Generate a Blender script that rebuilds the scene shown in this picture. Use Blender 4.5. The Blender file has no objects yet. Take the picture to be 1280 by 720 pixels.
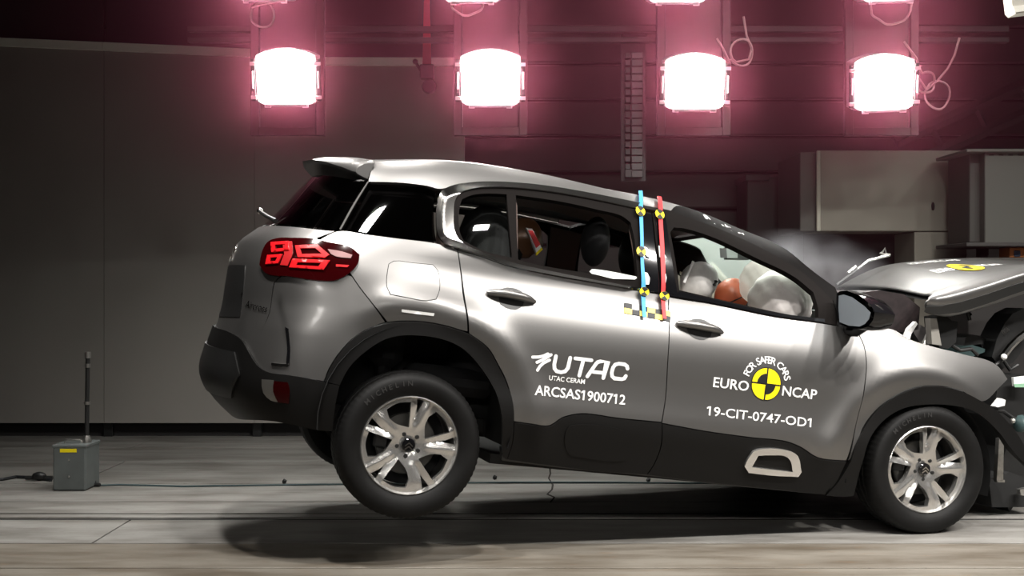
import bpy, bmesh, math, random
import numpy as np
from mathutils import Vector, Matrix
from mathutils.geometry import delaunay_2d_cdt

random.seed(7)
C = bpy.context.scene.collection
CAM_H = 1.30
# ------------------------------------------------------------ camera, world, lights, exposure
cam_d = bpy.data.cameras.new('camera'); cam_d.sensor_width = 36; cam_d.lens = 1500/1280*36
cam_d.clip_end = 100
cam = bpy.data.objects.new('camera', cam_d); cam.location = (0, 0, CAM_H); cam.rotation_euler = (math.pi/2, 0, 0)
C.objects.link(cam); bpy.context.scene.camera = cam
sc = bpy.context.scene
sc.view_settings.view_transform = 'Standard'; sc.view_settings.look = 'None'
sc.view_settings.exposure = 0.0; sc.view_settings.gamma = 1.0; sc.view_settings.use_curve_mapping = False
sc.cycles.volume_bounces = 0; sc.cycles.transparent_max_bounces = 16; sc.cycles.max_bounces = 8
sc.cycles.sample_clamp_indirect = 4.0
world = bpy.data.worlds.new('hall_dark'); sc.world = world; world.use_nodes = True
world.node_tree.nodes['Background'].inputs[0].default_value = (.012, .011, .012, 1)
world.node_tree.nodes['Background'].inputs[1].default_value = 1.0

def area_light(name, loc, target, size, size_y, power, col=(1, .965, .92), spread=85):
    d = bpy.data.lights.new(name, 'AREA'); d.shape = 'RECTANGLE'; d.size = size; d.size_y = size_y
    d.energy = power; d.color = col; d.spread = math.radians(spread)
    o = bpy.data.objects.new(name, d); o.location = loc
    o.rotation_euler = (Vector(target)-Vector(loc)).to_track_quat('-Z', 'Y').to_euler()
    C.objects.link(o); return o
# lamp banks of the hall that stand out of the frame: one overhead on the near side of the track, one over the car
BACK_LAMP = 85.0        # radiance of the lamps in view
for k, (x, y) in enumerate(((-1.7, 4.6), (-.2, 3.8), (2.1, 2.85), (3.3, 3.2), (4.5, 3.2), (5.6, 3.7), (7.0, 4.6))):
    area_light('near_bank_lamp', (x, y, 5.0), (x*.55+.3, 6.1, .5), .26, .17, 38)
for k, x in enumerate((-2.4, -.6, 1.2, 3.0)):
    area_light('over_bank_lamp', (x, 7.1, 5.3), (x*.9+.2, 7.0, 0), .42, .34, 15)
for k, x in enumerate((-2.0, .8, 3.6)):  # weak fill added behind the camera to brighten the cabin and near side
    area_light('rear_fill_lamp', (x, -.9, 3.3), (x*.5+.4, 6.0, .9), .42, .34, 4.5, spread=60)

# ------------------------------------------------------------ materials
def mat(name, col, rough=.5, metal=0., noise=0., nscale=8., bump=0., bscale=60., coat=0., spec=.5, col2=None, emit=0.):
    m = bpy.data.materials.new(name); m.use_nodes = True
    nt = m.node_tree; b = nt.nodes['Principled BSDF']
    b.inputs['Base Color'].default_value = (*col, 1); b.inputs['Roughness'].default_value = rough
    b.inputs['Metallic'].default_value = metal; b.inputs['Specular IOR Level'].default_value = spec
    b.inputs['Coat Weight'].default_value = coat; b.inputs['Coat Roughness'].default_value = .12
    if emit:
        b.inputs['Emission Color'].default_value = (*col, 1); b.inputs['Emission Strength'].default_value = emit
    if noise or col2 or bump:
        tc = nt.nodes.new('ShaderNodeTexCoord')
    if noise or col2:
        n = nt.nodes.new('ShaderNodeTexNoise'); n.inputs['Scale'].default_value = nscale; n.inputs['Detail'].default_value = 6
        nt.links.new(tc.outputs['Object'], n.inputs['Vector'])
        r = nt.nodes.new('ShaderNodeValToRGB')
        c2 = col2 or tuple(max(0, c*(1-noise)) for c in col)
        r.color_ramp.elements[0].position = .35; r.color_ramp.elements[1].position = .65
        r.color_ramp.elements[0].color = (*c2, 1); r.color_ramp.elements[1].color = (*col, 1)
        nt.links.new(n.outputs['Fac'], r.inputs['Fac']); nt.links.new(r.outputs['Color'], b.inputs['Base Color'])
    if bump:
        n2 = nt.nodes.new('ShaderNodeTexNoise'); n2.inputs['Scale'].default_value = bscale
        nt.links.new(tc.outputs['Object'], n2.inputs['Vector'])
        bp = nt.nodes.new('ShaderNodeBump'); bp.inputs['Strength'].default_value = bump; bp.inputs['Distance'].default_value = .01
        nt.links.new(n2.outputs['Fac'], bp.inputs['Height']); nt.links.new(bp.outputs['Normal'], b.inputs['Normal'])
    return m
def glass(name, tint, refl=1.0, ior=1.5):
    m = bpy.data.materials.new(name); m.use_nodes = True; nt = m.node_tree; nt.nodes.clear()
    out = nt.nodes.new('ShaderNodeOutputMaterial'); mx = nt.nodes.new('ShaderNodeMixShader')
    tr = nt.nodes.new('ShaderNodeBsdfTransparent'); gl = nt.nodes.new('ShaderNodeBsdfGlossy'); fr = nt.nodes.new('ShaderNodeFresnel')
    fr.inputs['IOR'].default_value = ior; tr.inputs[0].default_value = (*tint, 1)
    gl.inputs['Color'].default_value = (refl, refl, refl, 1); gl.inputs['Roughness'].default_value = .015
    nt.links.new(fr.outputs[0], mx.inputs[0]); nt.links.new(tr.outputs[0], mx.inputs[1]); nt.links.new(gl.outputs[0], mx.inputs[2])
    nt.links.new(mx.outputs[0], out.inputs[0]); return m
def veil(name, col, opac, tint):        # thin crazed glass or thin airbag cloth: partly see-through, partly scattering
    m = bpy.data.materials.new(name); m.use_nodes = True; nt = m.node_tree; nt.nodes.clear()
    out = nt.nodes.new('ShaderNodeOutputMaterial'); mx = nt.nodes.new('ShaderNodeMixShader'); m2 = nt.nodes.new('ShaderNodeMixShader')
    tr = nt.nodes.new('ShaderNodeBsdfTransparent'); di = nt.nodes.new('ShaderNodeBsdfDiffuse'); tl = nt.nodes.new('ShaderNodeBsdfTranslucent')
    tr.inputs[0].default_value = (*tint, 1); di.inputs[0].default_value = (*col, 1); tl.inputs[0].default_value = (*col, 1)
    m2.inputs[0].default_value = .6; mx.inputs[0].default_value = opac
    nt.links.new(di.outputs[0], m2.inputs[1]); nt.links.new(tl.outputs[0], m2.inputs[2])
    nt.links.new(tr.outputs[0], mx.inputs[1]); nt.links.new(m2.outputs[0], mx.inputs[2]); nt.links.new(mx.outputs[0], out.inputs[0])
    return m
M = dict(
    paint=mat('metallic_grey_paint', (.205, .20, .195), .37, .85, coat=.2),
    clad=mat('black_cladding', (.0055, .0052, .005), .5, bump=.1, bscale=400, spec=.2),
    gloss=mat('gloss_black', (.006, .006, .007), .08),
    rubber=mat('rubber', (.0062, .006, .0058), .6, noise=.3, nscale=20, spec=.2),
    seal=mat('rubber_seal', (.009, .0075, .007), .7, spec=.05),
    chrome=mat('chrome', (.85, .83, .80), .12, 1.),
    alloy=mat('alloy', (.70, .69, .67), .27, .9),
    steel=mat('steel', (.36, .35, .33), .35, .9),
    dark=mat('dark_lining', (.008, .008, .008), .8),
    trim=mat('brown_trim', (.085, .055, .045), .7),
    seat=mat('black_seat_cloth', (.010, .010, .011), .8, bump=.2, bscale=200),
    white=mat('white_vinyl', (.85, .85, .83), .5),
    yellow=mat('yellow_vinyl', (.90, .72, .005), .45),
    black=mat('black_vinyl', (.008, .008, .008), .5),
    blue=mat('blue_tape', (.05, .33, .70), .5), red=mat('red_tape', (.70, .025, .03), .5),
    lens=mat('red_lens', (.022, .0005, .001), .08, spec=.4), lens2=mat('red_lamp_element', (.55, .008, .012), .25, emit=.22),
    glass=glass('window_glass', (.86, .89, .86)), privacy=glass('privacy_glass', (.10, .09, .09)),
    mirror=mat('mirror_glass', (.34, .38, .42), .30, .5),
    wind=veil('crazed_windscreen', (.66, .78, .71), .36, (.86, .95, .9)),
    bag=mat('airbag_cloth', (.88, .83, .80), .8, bump=.15, bscale=30), bagveil=veil('thin_airbag_cloth', (.75, .70, .68), .6, (.9, .88, .86)),
    curtain=mat('curtain_bag_cloth', (.42, .38, .31), .85, bump=.2, bscale=20),
    skinw=mat('white_dummy_vinyl', (.78, .76, .73), .45, noise=.25, nscale=14), skino=mat('red_brown_dummy_paint', (.42, .10, .045), .38),
    skinb=mat('dark_brown_dummy_vinyl', (.10, .045, .02), .35),
    shirt=mat('pale_cotton_shirt', (.55, .50, .46), .9), redcloth=mat('orange_red_cloth', (.50, .10, .05), .8),
    plastic=mat('black_plastic', (.014, .014, .014), .42), greypl=mat('grey_plastic', (.30, .29, .27), .5), teal=mat('teal_plastic', (.05, .085, .085), .4), barrel=mat('barrel_metal', (.09, .088, .083), .45, .7), pillar=mat('pillar_black', (.007, .0062, .006), .7, spec=.04),
    alu=mat('bare_aluminium', (.62, .61, .58), .3, .9, noise=.3, nscale=30),
)
def obj(name, mesh, m=None, parent=None, loc=None, rot=None):
    o = bpy.data.objects.new(name, mesh); C.objects.link(o)
    if m is not None and not mesh.materials: mesh.materials.append(m)
    if parent is not None: o.parent = parent
    if loc is not None: o.location = loc
    if rot is not None: o.rotation_euler = rot
    return o
def thing(name, label, cat, loc=(0, 0, 0), rot=(0, 0, 0), group=None):
    o = bpy.data.objects.new(name, None); C.objects.link(o); o.location = loc; o.rotation_euler = rot
    o.empty_display_size = .1; o['label'] = label; o['category'] = cat
    if group: o['group'] = group
    return o
def tag(o, label, cat, group=None, kind=None):
    o['label'] = label; o['category'] = cat
    if group: o['group'] = group
    if kind: o['kind'] = kind
    return o
def sub(name, parent):
    o = bpy.data.objects.new(name, None); C.objects.link(o); o.parent = parent; o.empty_display_size = .05; return o
def mesh_from(name, v, f, smooth=True):
    me = bpy.data.meshes.new(name); me.from_pydata([tuple(p) for p in v], [], f); me.update()
    if smooth:
        for p in me.polygons: p.use_smooth = True
    return me
class MB:
    def __init__(s): s.v = []; s.f = []
    def add(s, v, f):
        n = len(s.v); s.v += [tuple(p) for p in v]; s.f += [tuple(i+n for i in q) for q in f]; return s
    def box(s, a, b, rot=None, bev=0.):
        c = [(a[i]+b[i])/2 for i in range(3)]; h = [abs(b[i]-a[i])/2 for i in range(3)]
        bm = bmesh.new(); bmesh.ops.create_cube(bm, size=2)
        for q in bm.verts: q.co = Vector((q.co.x*h[0], q.co.y*h[1], q.co.z*h[2]))
        bv = bev or min(h)*.12
        bmesh.ops.bevel(bm, geom=bm.edges[:], offset=bv, segments=1, affect='EDGES')
        R_ = rot or Matrix.Identity(3)
        bm.verts.index_update()
        vs = [R_ @ q.co+Vector(c) for q in bm.verts]; fs = [[q.index for q in f.verts] for f in bm.faces]; bm.free()
        return s.add(vs, fs)
    def tube(s, pts, r, n=8, cap=True, taper=None):
        pts = [Vector(p) for p in pts]; vs = []; fs = []; prev = None
        for i, p in enumerate(pts):
            t = (pts[min(i+1, len(pts)-1)]-pts[max(i-1, 0)]).normalized()
            if prev is None:
                a = Vector((0, 0, 1)) if abs(t.z) < .9 else Vector((1, 0, 0)); u = t.cross(a).normalized()
            else: u = (prev-t*prev.dot(t)).normalized()
            prev = u; w = t.cross(u); rr = r if taper is None else taper[i]
            for k in range(n):
                an = 2*math.pi*k/n; vs.append(p+u*math.cos(an)*rr+w*math.sin(an)*rr)
        for i in range(len(pts)-1):
            for k in range(n):
                fs.append((i*n+k, i*n+(k+1) % n, (i+1)*n+(k+1) % n, (i+1)*n+k))
        if cap: fs += [tuple(range(n))[::-1], tuple((len(pts)-1)*n+k for k in range(n))]
        return s.add(vs, fs)
    def lathe(s, prof, n=48, axis='y', closed=False, mod=None):     # prof: (radius, offset along axis)
        vs = []; fs = []; m = len(prof)
        for k in range(n):
            a = 2*math.pi*k/n; ca, sa = math.cos(a), math.sin(a)
            for j, (r, h) in enumerate(prof):
                if mod: r = r+mod(k, j)
                vs.append((r*ca, h, r*sa) if axis == 'y' else ((r*ca, r*sa, h) if axis == 'z' else (h, r*ca, r*sa)))
        for k in range(n):
            for j in range(m if closed else m-1):
                a0 = k*m+j; a1 = k*m+(j+1) % m; b0 = ((k+1) % n)*m+j; b1 = ((k+1) % n)*m+(j+1) % m
                fs.append((a0, b0, b1, a1) if axis != 'z' else (a0, b0, b1, a1))
        return s.add(vs, fs)
    def ball(s, c, r, sub=3, noise=0.):
        bm = bmesh.new(); bmesh.ops.create_icosphere(bm, subdivisions=sub, radius=1); bm.verts.index_update()
        rr = r if hasattr(r, '__len__') else (r, r, r)
        vs = []
        for q in bm.verts:
            d = q.co.normalized(); k = 1
            if noise: k += noise*(math.sin(7*d.x+3*d.z*2+1.3)*math.sin(6*d.y-4*d.z+.4)+.5*math.sin(13*d.x-9*d.z)*math.sin(11*d.z+5*d.y))
            vs.append((c[0]+d.x*rr[0]*k, c[1]+d.y*rr[1]*k, c[2]+d.z*rr[2]*k))
        fs = [[q.index for q in f.verts] for f in bm.faces]; bm.free(); return s.add(vs, fs)
    def prism(s, poly, d):               # poly: 3-D loop, d: extrusion vector
        n = len(poly); d = Vector(d); vs = [Vector(p) for p in poly]; vs += [p+d for p in vs]
        fs = [tuple(range(n)), tuple(range(2*n-1, n-1, -1))]+[(i, i+n, (i+1) % n+n, (i+1) % n) for i in range(n)]
        return s.add(vs, fs)
    def build(s, name, m=None, parent=None, smooth=True, fix=True, **kw):
        me = mesh_from(name, s.v, s.f, smooth)
        if fix:
            bm = bmesh.new(); bm.from_mesh(me); bmesh.ops.recalc_face_normals(bm, faces=bm.faces[:]); bm.to_mesh(me); bm.free()
        if smooth: me.set_sharp_from_angle(angle=math.radians(38))
        return obj(name, me, m, parent, **kw)

# ---- body surface (car frame: x forward from the rear axle, y left, z up) ----
def spl(xs, ys):
    n = len(xs); m = []
    for i in range(n):
        if i == 0: m.append((ys[1]-ys[0])/(xs[1]-xs[0]))
        elif i == n-1: m.append((ys[-1]-ys[-2])/(xs[-1]-xs[-2]))
        else:
            a = (ys[i]-ys[i-1])/(xs[i]-xs[i-1]); b = (ys[i+1]-ys[i])/(xs[i+1]-xs[i])
            h0 = xs[i]-xs[i-1]; h1 = xs[i+1]-xs[i]
            m.append((a*h1+b*h0)/(h0+h1))
    def f(x):
        if x <= xs[0]: return ys[0]+m[0]*(x-xs[0])
        if x >= xs[-1]: return ys[-1]+m[-1]*(x-xs[-1])
        i = 0
        while x > xs[i+1]: i += 1
        h = xs[i+1]-xs[i]; t = (x-xs[i])/h
        return ((1+2*t)*(1-t)**2*ys[i]+t*(1-t)**2*h*m[i]+t*t*(3-2*t)*ys[i+1]+t*t*(t-1)*h*m[i+1])
    return f
def sstep(a, b, x):
    t = min(1, max(0, (x-a)/(b-a))); return t*t*(3-2*t)
SEC = spl([.15,.25,.35,.46,.53,.60,.68,.78,.86,.93,.99,1.04,1.09,1.13,1.20,1.25,1.35,1.45,1.53,1.59,1.63,1.66],
          [.80,.845,.880,.915,.918,.911,.907,.908,.905,.893,.873,.851,.829,.816,.806,.790,.752,.706,.662,.617,.572,.520])
SEC2 = spl([.15,.25,.35,.48,.60,.75,.88,.98,1.06,1.13,1.20,1.25,1.35,1.45,1.53,1.59,1.63,1.66],
           [.80,.845,.880,.905,.910,.909,.902,.888,.868,.842,.814,.794,.752,.706,.662,.617,.572,.520])
ARCHES = ((-.05, .30, .645), (2.72, .36, .56))
def bump(x, z):
    b = 0
    for (cx, cz, rc) in ARCHES:
        if z < cz - .1: continue
        r = math.hypot(x-cx, z-cz)
        b += (.028 if cx < 1 else .021)*(math.exp(-((r-rc)/.075)**2) if r > rc else max(0, 1-11*(rc-r)))*sstep(cz-.1, cz+.12, z)*(sstep(-.42, -.18, x) if cx < 1 else 1)
    return b
ROOFZ = spl([-.6,-.45,-.3,0,.256,.7,1.2,1.45,1.7,1.95,2.3], [1.555,1.575,1.60,1.655,1.682,1.69,1.645,1.60,1.54,1.50,1.48])
def side_w(x, z):
    if z > 1.15: z = 1.15+(z-1.15)*.47/(ROOFZ(x)-1.15)
    g = sstep(1.05, 1.5, z)
    k = sstep(-.45, .35, x)
    w = SEC(z)*k+SEC2(z)*(1-k)
    if x > 2.2: w -= .062*(x-2.2)**2
    if x < .3: w -= .075*(.3-x)**2
    if x > 1.1: w -= .075*g*(x-1.1)**2
    if x < .6: w -= .03*g*(.6-x)**2
    return w + bump(x, z)
TAILX = spl([.15,.28,.36,.46,.60,.70,.80,.95,1.08,1.18,1.24,1.34,1.50,1.60,1.66],
            [-.66,-.78,-.88,-.95,-.945,-.925,-.905,-.90,-.89,-.85,-.785,-.70,-.585,-.51,-.46])
X0 = spl([.15,.6,1.0,1.2,1.4,1.66],[-.36,-.38,-.36,-.30,-.22,-.10])
def surf(s, z):
    x0 = X0(z)
    if s >= x0: return (s, -side_w(s, z), z)
    t = min(2.0, x0 - s); sg = -1
    if t > 1: t = 2 - t; sg = 1
    w0 = side_w(x0, z); xt = TAILX(z)
    d = (side_w(x0+1e-3, z)-w0)/1e-3
    L = x0-xt
    p = ((x0, w0), (x0-.60*L, w0-.60*L*d), (xt, .80*w0), (xt, 0))
    u = 1-t
    b = (u**3, 3*u*u*t, 3*u*t*t, t**3)
    return (sum(b[i]*p[i][0] for i in range(4)), sg*sum(b[i]*p[i][1] for i in range(4)), z)
def normal(s, z):
    e = 1e-3
    a = surf(s+e, z); b = surf(s-e, z); c = surf(s, z+e); d = surf(s, z-e)
    u = [a[i]-b[i] for i in range(3)]; v = [c[i]-d[i] for i in range(3)]
    n = (u[1]*v[2]-u[2]*v[1], u[2]*v[0]-u[0]*v[2], u[0]*v[1]-u[1]*v[0])
    l = math.sqrt(sum(k*k for k in n)) or 1
    return (n[0]/l, n[1]/l, n[2]/l)

# ------------------------------------------------------------ panels laid on the body surface
def smooth_loop(P, res, corner=42.):
    P = [np.array(p, float) for p in P]; n = len(P); out = []
    cor = []
    for i in range(n):
        a = P[i]-P[i-1]; b = P[(i+1) % n]-P[i]
        la, lb = np.hypot(*a), np.hypot(*b)
        c = (a@b)/(la*lb+1e-12); cor.append(math.degrees(math.acos(max(-1, min(1, c)))) > corner)
    for i in range(n):
        p0, p1, p2, p3 = P[i-1], P[i], P[(i+1) % n], P[(i+2) % n]
        d = np.hypot(*(p2-p1)); k = max(1, int(math.ceil(d/res)))
        l0, l2 = np.hypot(*(p1-p0))+1e-9, np.hypot(*(p3-p2))+1e-9
        m1 = (p2-p1) if cor[i] else ((p1-p0)/l0*d+(p2-p1))/2
        m2 = (p2-p1) if cor[(i+1) % n] else ((p2-p1)+(p3-p2)/l2*d)/2
        for j in range(k):
            t = j/k; out.append((2*t**3-3*t*t+1)*p1+(t**3-2*t*t+t)*m1+(-2*t**3+3*t*t)*p2+(t**3-t*t)*m2)
    return out
def area2(P): return sum(P[i-1][0]*P[i][1]-P[i][0]*P[i-1][1] for i in range(len(P)))
def inset_loop(P, d):
    if not d: return P
    s = 1 if area2(P) > 0 else -1; n = len(P); out = []
    for i in range(n):
        a = P[i]-P[i-1]; b = P[(i+1) % n]-P[i]
        na = np.array((-a[1], a[0]))/(np.hypot(*a)+1e-12); nb = np.array((-b[1], b[0]))/(np.hypot(*b)+1e-12)
        m = na+nb; l = np.hypot(*m)
        out.append(P[i]+s*d*m/max(l, .8)*(2/max(l, 1.2) if l > 1 else 1))
    return out
def inside(P, X):
    P = np.array(P); x, y = X[:, 0], X[:, 1]; r = np.zeros(len(X), bool); j = len(P)-1
    for i in range(len(P)):
        c = ((P[i, 1] > y) != (P[j, 1] > y))
        if c.any():
            xx = (P[j, 0]-P[i, 0])*(y-P[i, 1])/(P[j, 1]-P[i, 1]+1e-15)+P[i, 0]
            r ^= c & (x < xx)
        j = i
    return r
def tri_area(loops, res):
    """constrained triangulation of loops[0] minus the other loops"""
    B = np.array([p for L in loops for p in L])
    lo, hi = B.min(0), B.max(0)
    g = np.array([(x+(res*.5 if k % 2 else 0), y) for k, y in enumerate(np.arange(lo[1]+res*.5, hi[1], res*.87)) for x in np.arange(lo[0]+res*.3, hi[0], res)]).reshape(-1, 2)
    if len(g):
        ok = inside(loops[0], g)
        for L in loops[1:]: ok &= ~inside(L, g)
        g = g[ok]
    if len(g):
        d = np.full(len(g), 9.)
        for p in B: d = np.minimum(d, np.hypot(g[:, 0]-p[0], g[:, 1]-p[1]))
        g = g[d > res*.5]
    V = [Vector((p[0], p[1])) for p in B]+[Vector((p[0], p[1])) for p in g]
    E = []; o = 0
    for L in loops:
        n = len(L); E += [(o+i, o+(i+1) % n) for i in range(n)]; o += n
    r = delaunay_2d_cdt(V, E, [], 0, 1e-6)
    v2 = np.array([(p.x, p.y) for p in r[0]]); f = [tuple(t) for t in r[2]]
    cen = np.array([v2[list(t)].mean(0) for t in f]); ok = inside(loops[0], cen)
    for L in loops[1:]: ok &= ~inside(L, cen)
    f = [t for t, k in zip(f, ok) if k]
    out = []
    for t in f:
        a, b, c = v2[t[0]], v2[t[1]], v2[t[2]]
        out.append(t if (b[0]-a[0])*(c[1]-a[1])-(b[1]-a[1])*(c[0]-a[0]) > 0 else (t[0], t[2], t[1]))
    return v2, out
def panel_mesh(name, outline, holes=(), off=0., thick=.008, res=.03, gap=.0025, dome=None, corner=42.):
    loops = [inset_loop(smooth_loop(outline, res, corner), gap)]+[inset_loop(smooth_loop(h, res, corner), -gap if gap else 0) for h in holes]
    v2, f = tri_area(loops, res)
    P = []
    for (s, z) in v2:
        n = normal(s, z); p = surf(s, z); o = off
        if dome: o += dome(s, z)
        P.append([p[i]+o*n[i] for i in range(3)])
    v = list(P); f = list(f)
    if thick:
        for L in loops:
            base = len(v); m = len(L); ccw = (area2(L) > 0) == (L is loops[0])
            for (s, z) in L:
                n = normal(s, z); p = surf(s, z); o = off+(dome(s, z) if dome else 0)
                v.append([p[i]+o*n[i] for i in range(3)]); v.append([p[i]+(o-thick)*n[i] for i in range(3)])
            for i in range(m):
                a = base+2*i; b = base+2*((i+1) % m)
                f.append((a, a+1, b+1, b) if ccw else (a, b, b+1, a+1))
    return mesh_from(name, v, f)
def flip(me):
    n = mesh_from(me.name, [(v.co.x, -v.co.y, v.co.z) for v in me.vertices], [tuple(p.vertices)[::-1] for p in me.polygons]); return n
def panel(name, outline, m, parent, holes=(), mirror=True, **kw):
    """parent: one object, or the pair (near side, far side); returns the same kind of pair"""
    p = parent if isinstance(parent, tuple) else (parent, parent)
    me = panel_mesh(name, outline, holes, **kw); a = obj(name, me, m, p[0])
    return (a, obj(name, flip(me), m, p[1])) if mirror else (a, a)
def full(half):                     # half outline from the top middle round to the bottom middle of the tail
    return half+[(2*X0(z)-2-s, z) for (s, z) in reversed(half)]
def mid(z): return (X0(z)-1.0, z)

# ------------------------------------------------------------ lettering
def glyphs(txt, bold=0.0, shear=0.0):
    cu = bpy.data.curves.new('t', 'FONT'); cu.body = txt; cu.offset = bold; cu.shear = shear; cu.resolution_u = 3
    o = bpy.data.objects.new('t', cu); C.objects.link(o); dg = bpy.context.evaluated_depsgraph_get()
    me = bpy.data.meshes.new_from_object(o.evaluated_get(dg)); bpy.data.objects.remove(o); bpy.data.curves.remove(cu)
    bm = bmesh.new(); bm.from_mesh(me); bmesh.ops.triangulate(bm, faces=bm.faces[:]); bm.verts.index_update()
    v = [(q.co.x, q.co.y) for q in bm.verts]; f = [[q.index for q in t.verts] for t in bm.faces]; bm.free(); bpy.data.meshes.remove(me)
    x0 = min(p[0] for p in v); x1 = max(p[0] for p in v)
    return [(p[0]-x0, p[1]) for p in v], f, x1-x0
def on_body(name, v, f, m, parent, off):
    P = []
    for (s, z) in v:
        n = normal(s, z); p = surf(s, z); P.append([p[i]+off*n[i] for i in range(3)])
    me = mesh_from(name, P, f); o = obj(name, me, m, parent); return o
def lettering(name, txt, ends, parent, height, m=None, bold=.0, off=.0025, up=None, shear=0.):
    """ends: the baseline's two ends on the body; height: capital height in metres"""
    v, f, w = glyphs(txt, bold, shear)
    for i, ch in enumerate(txt):         # the figure one gets its flag
        if ch == '1':
            xr = glyphs(txt[:i+1], bold, shear)[2]; xs = xr-glyphs('1', bold, shear)[2]; t = .085+bold*2; n0 = len(v)
            v += [(xs+.02, .70), (xs+.02, .70-t*1.25), (xs-.15, .60-t*1.25), (xs-.15, .60)]; f.append([n0, n0+3, n0+2, n0+1])
    (a, b) = ends; d = (b[0]-a[0], b[1]-a[1]); L = math.hypot(*d); d = (d[0]/L, d[1]/L)
    u = up or (-d[1], d[0])
    q = [(a[0]+d[0]*x/w*L+u[0]*y/.70*height, a[1]+d[1]*x/w*L+u[1]*y/.70*height) for x, y in v]
    return on_body(name, q, f, m or M['white'], parent, off)
def arc_letters(name, txt, c, ex, ez, r, a0, a1, h, parent, off=.0025, bold=.014):
    n = len(txt); V = []; F = []
    ws = [glyphs(ch, bold)[2] if ch != ' ' else .3 for ch in txt]; tot = sum(ws)+.15*(n-1); acc = 0
    for ch, w in zip(txt, ws):
        t = (acc+w/2)/tot; acc += w+.15
        if ch == ' ': continue
        an = a0+(a1-a0)*t; v, f, w_ = glyphs(ch, bold); k = h/.70; b = len(V)
        for x, y in v:
            rr = r+y*k; tx = (x-w_/2)*k
            lx = rr*math.cos(an)+tx*math.sin(an); lz = rr*math.sin(an)-tx*math.cos(an)
            V.append((c[0]+ex[0]*lx+ez[0]*lz, c[1]+ex[1]*lx+ez[1]*lz))
        F += [[i+b for i in t_] for t_ in f]
    return on_body(name, V, F, M['white'], parent, off)
def strokes(name, lines, w, frame, parent, off=.0025, m=None, taper=False):
    """thick round-ended strokes; frame maps local (x, y) to the body's (s, z)"""
    V = []; F = []
    for L in lines:
        ws = w
        if isinstance(L, tuple): L, ws = L
        L = [np.array(p, float) for p in L]; prev = None; b = len(V); n = len(L)
        for i, p in enumerate(L):
            t = L[min(i+1, n-1)]-L[max(i-1, 0)]; t /= np.hypot(*t)+1e-9; nn = np.array((-t[1], t[0]))
            k = 1
            if taper: k = .25+.75*math.sin(math.pi*min(1, .12+.88*i/(n-1)))
            if 0 < i < n-1:
                t0_ = p-L[i-1]; t0_ /= np.hypot(*t0_)+1e-9; k /= max(.6, abs(t0_@t))
            V += [tuple(p+nn*ws/2*k), tuple(p-nn*ws/2*k)]
        F += [(b+2*i, b+2*i+1, b+2*i+3, b+2*i+2) for i in range(n-1)]
        for e, sgn in ((0, -1), (n-1, 1)):
            t = (L[min(e+1, n-1)]-L[max(e-1, 0)]); t /= np.hypot(*t)+1e-9; a = math.atan2(t[1], t[0])
            kk = .25 if taper else 1; c0 = len(V)
            for q in range(7):
                an = a+sgn*0+(-math.pi/2+math.pi*q/6)*1+(math.pi if sgn < 0 else 0)
                V.append((L[e][0]+ws/2*kk*math.cos(an), L[e][1]+ws/2*kk*math.sin(an)))
            F.append(tuple(range(c0, c0+7)))
    return on_body(name, [frame(*p) for p in V], F, m or M['white'], parent, off)
def disc_loop(c, ex, ez, r, a0=0, a1=2*math.pi, n=32, wedge=False):
    P = [(c[0]+r*(ex[0]*math.cos(a0+(a1-a0)*i/n)+ez[0]*math.sin(a0+(a1-a0)*i/n)), c[1]+r*(ex[1]*math.cos(a0+(a1-a0)*i/n)+ez[1]*math.sin(a0+(a1-a0)*i/n))) for i in range(n+(1 if wedge else 0))]
    return P+[c] if wedge else P

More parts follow.
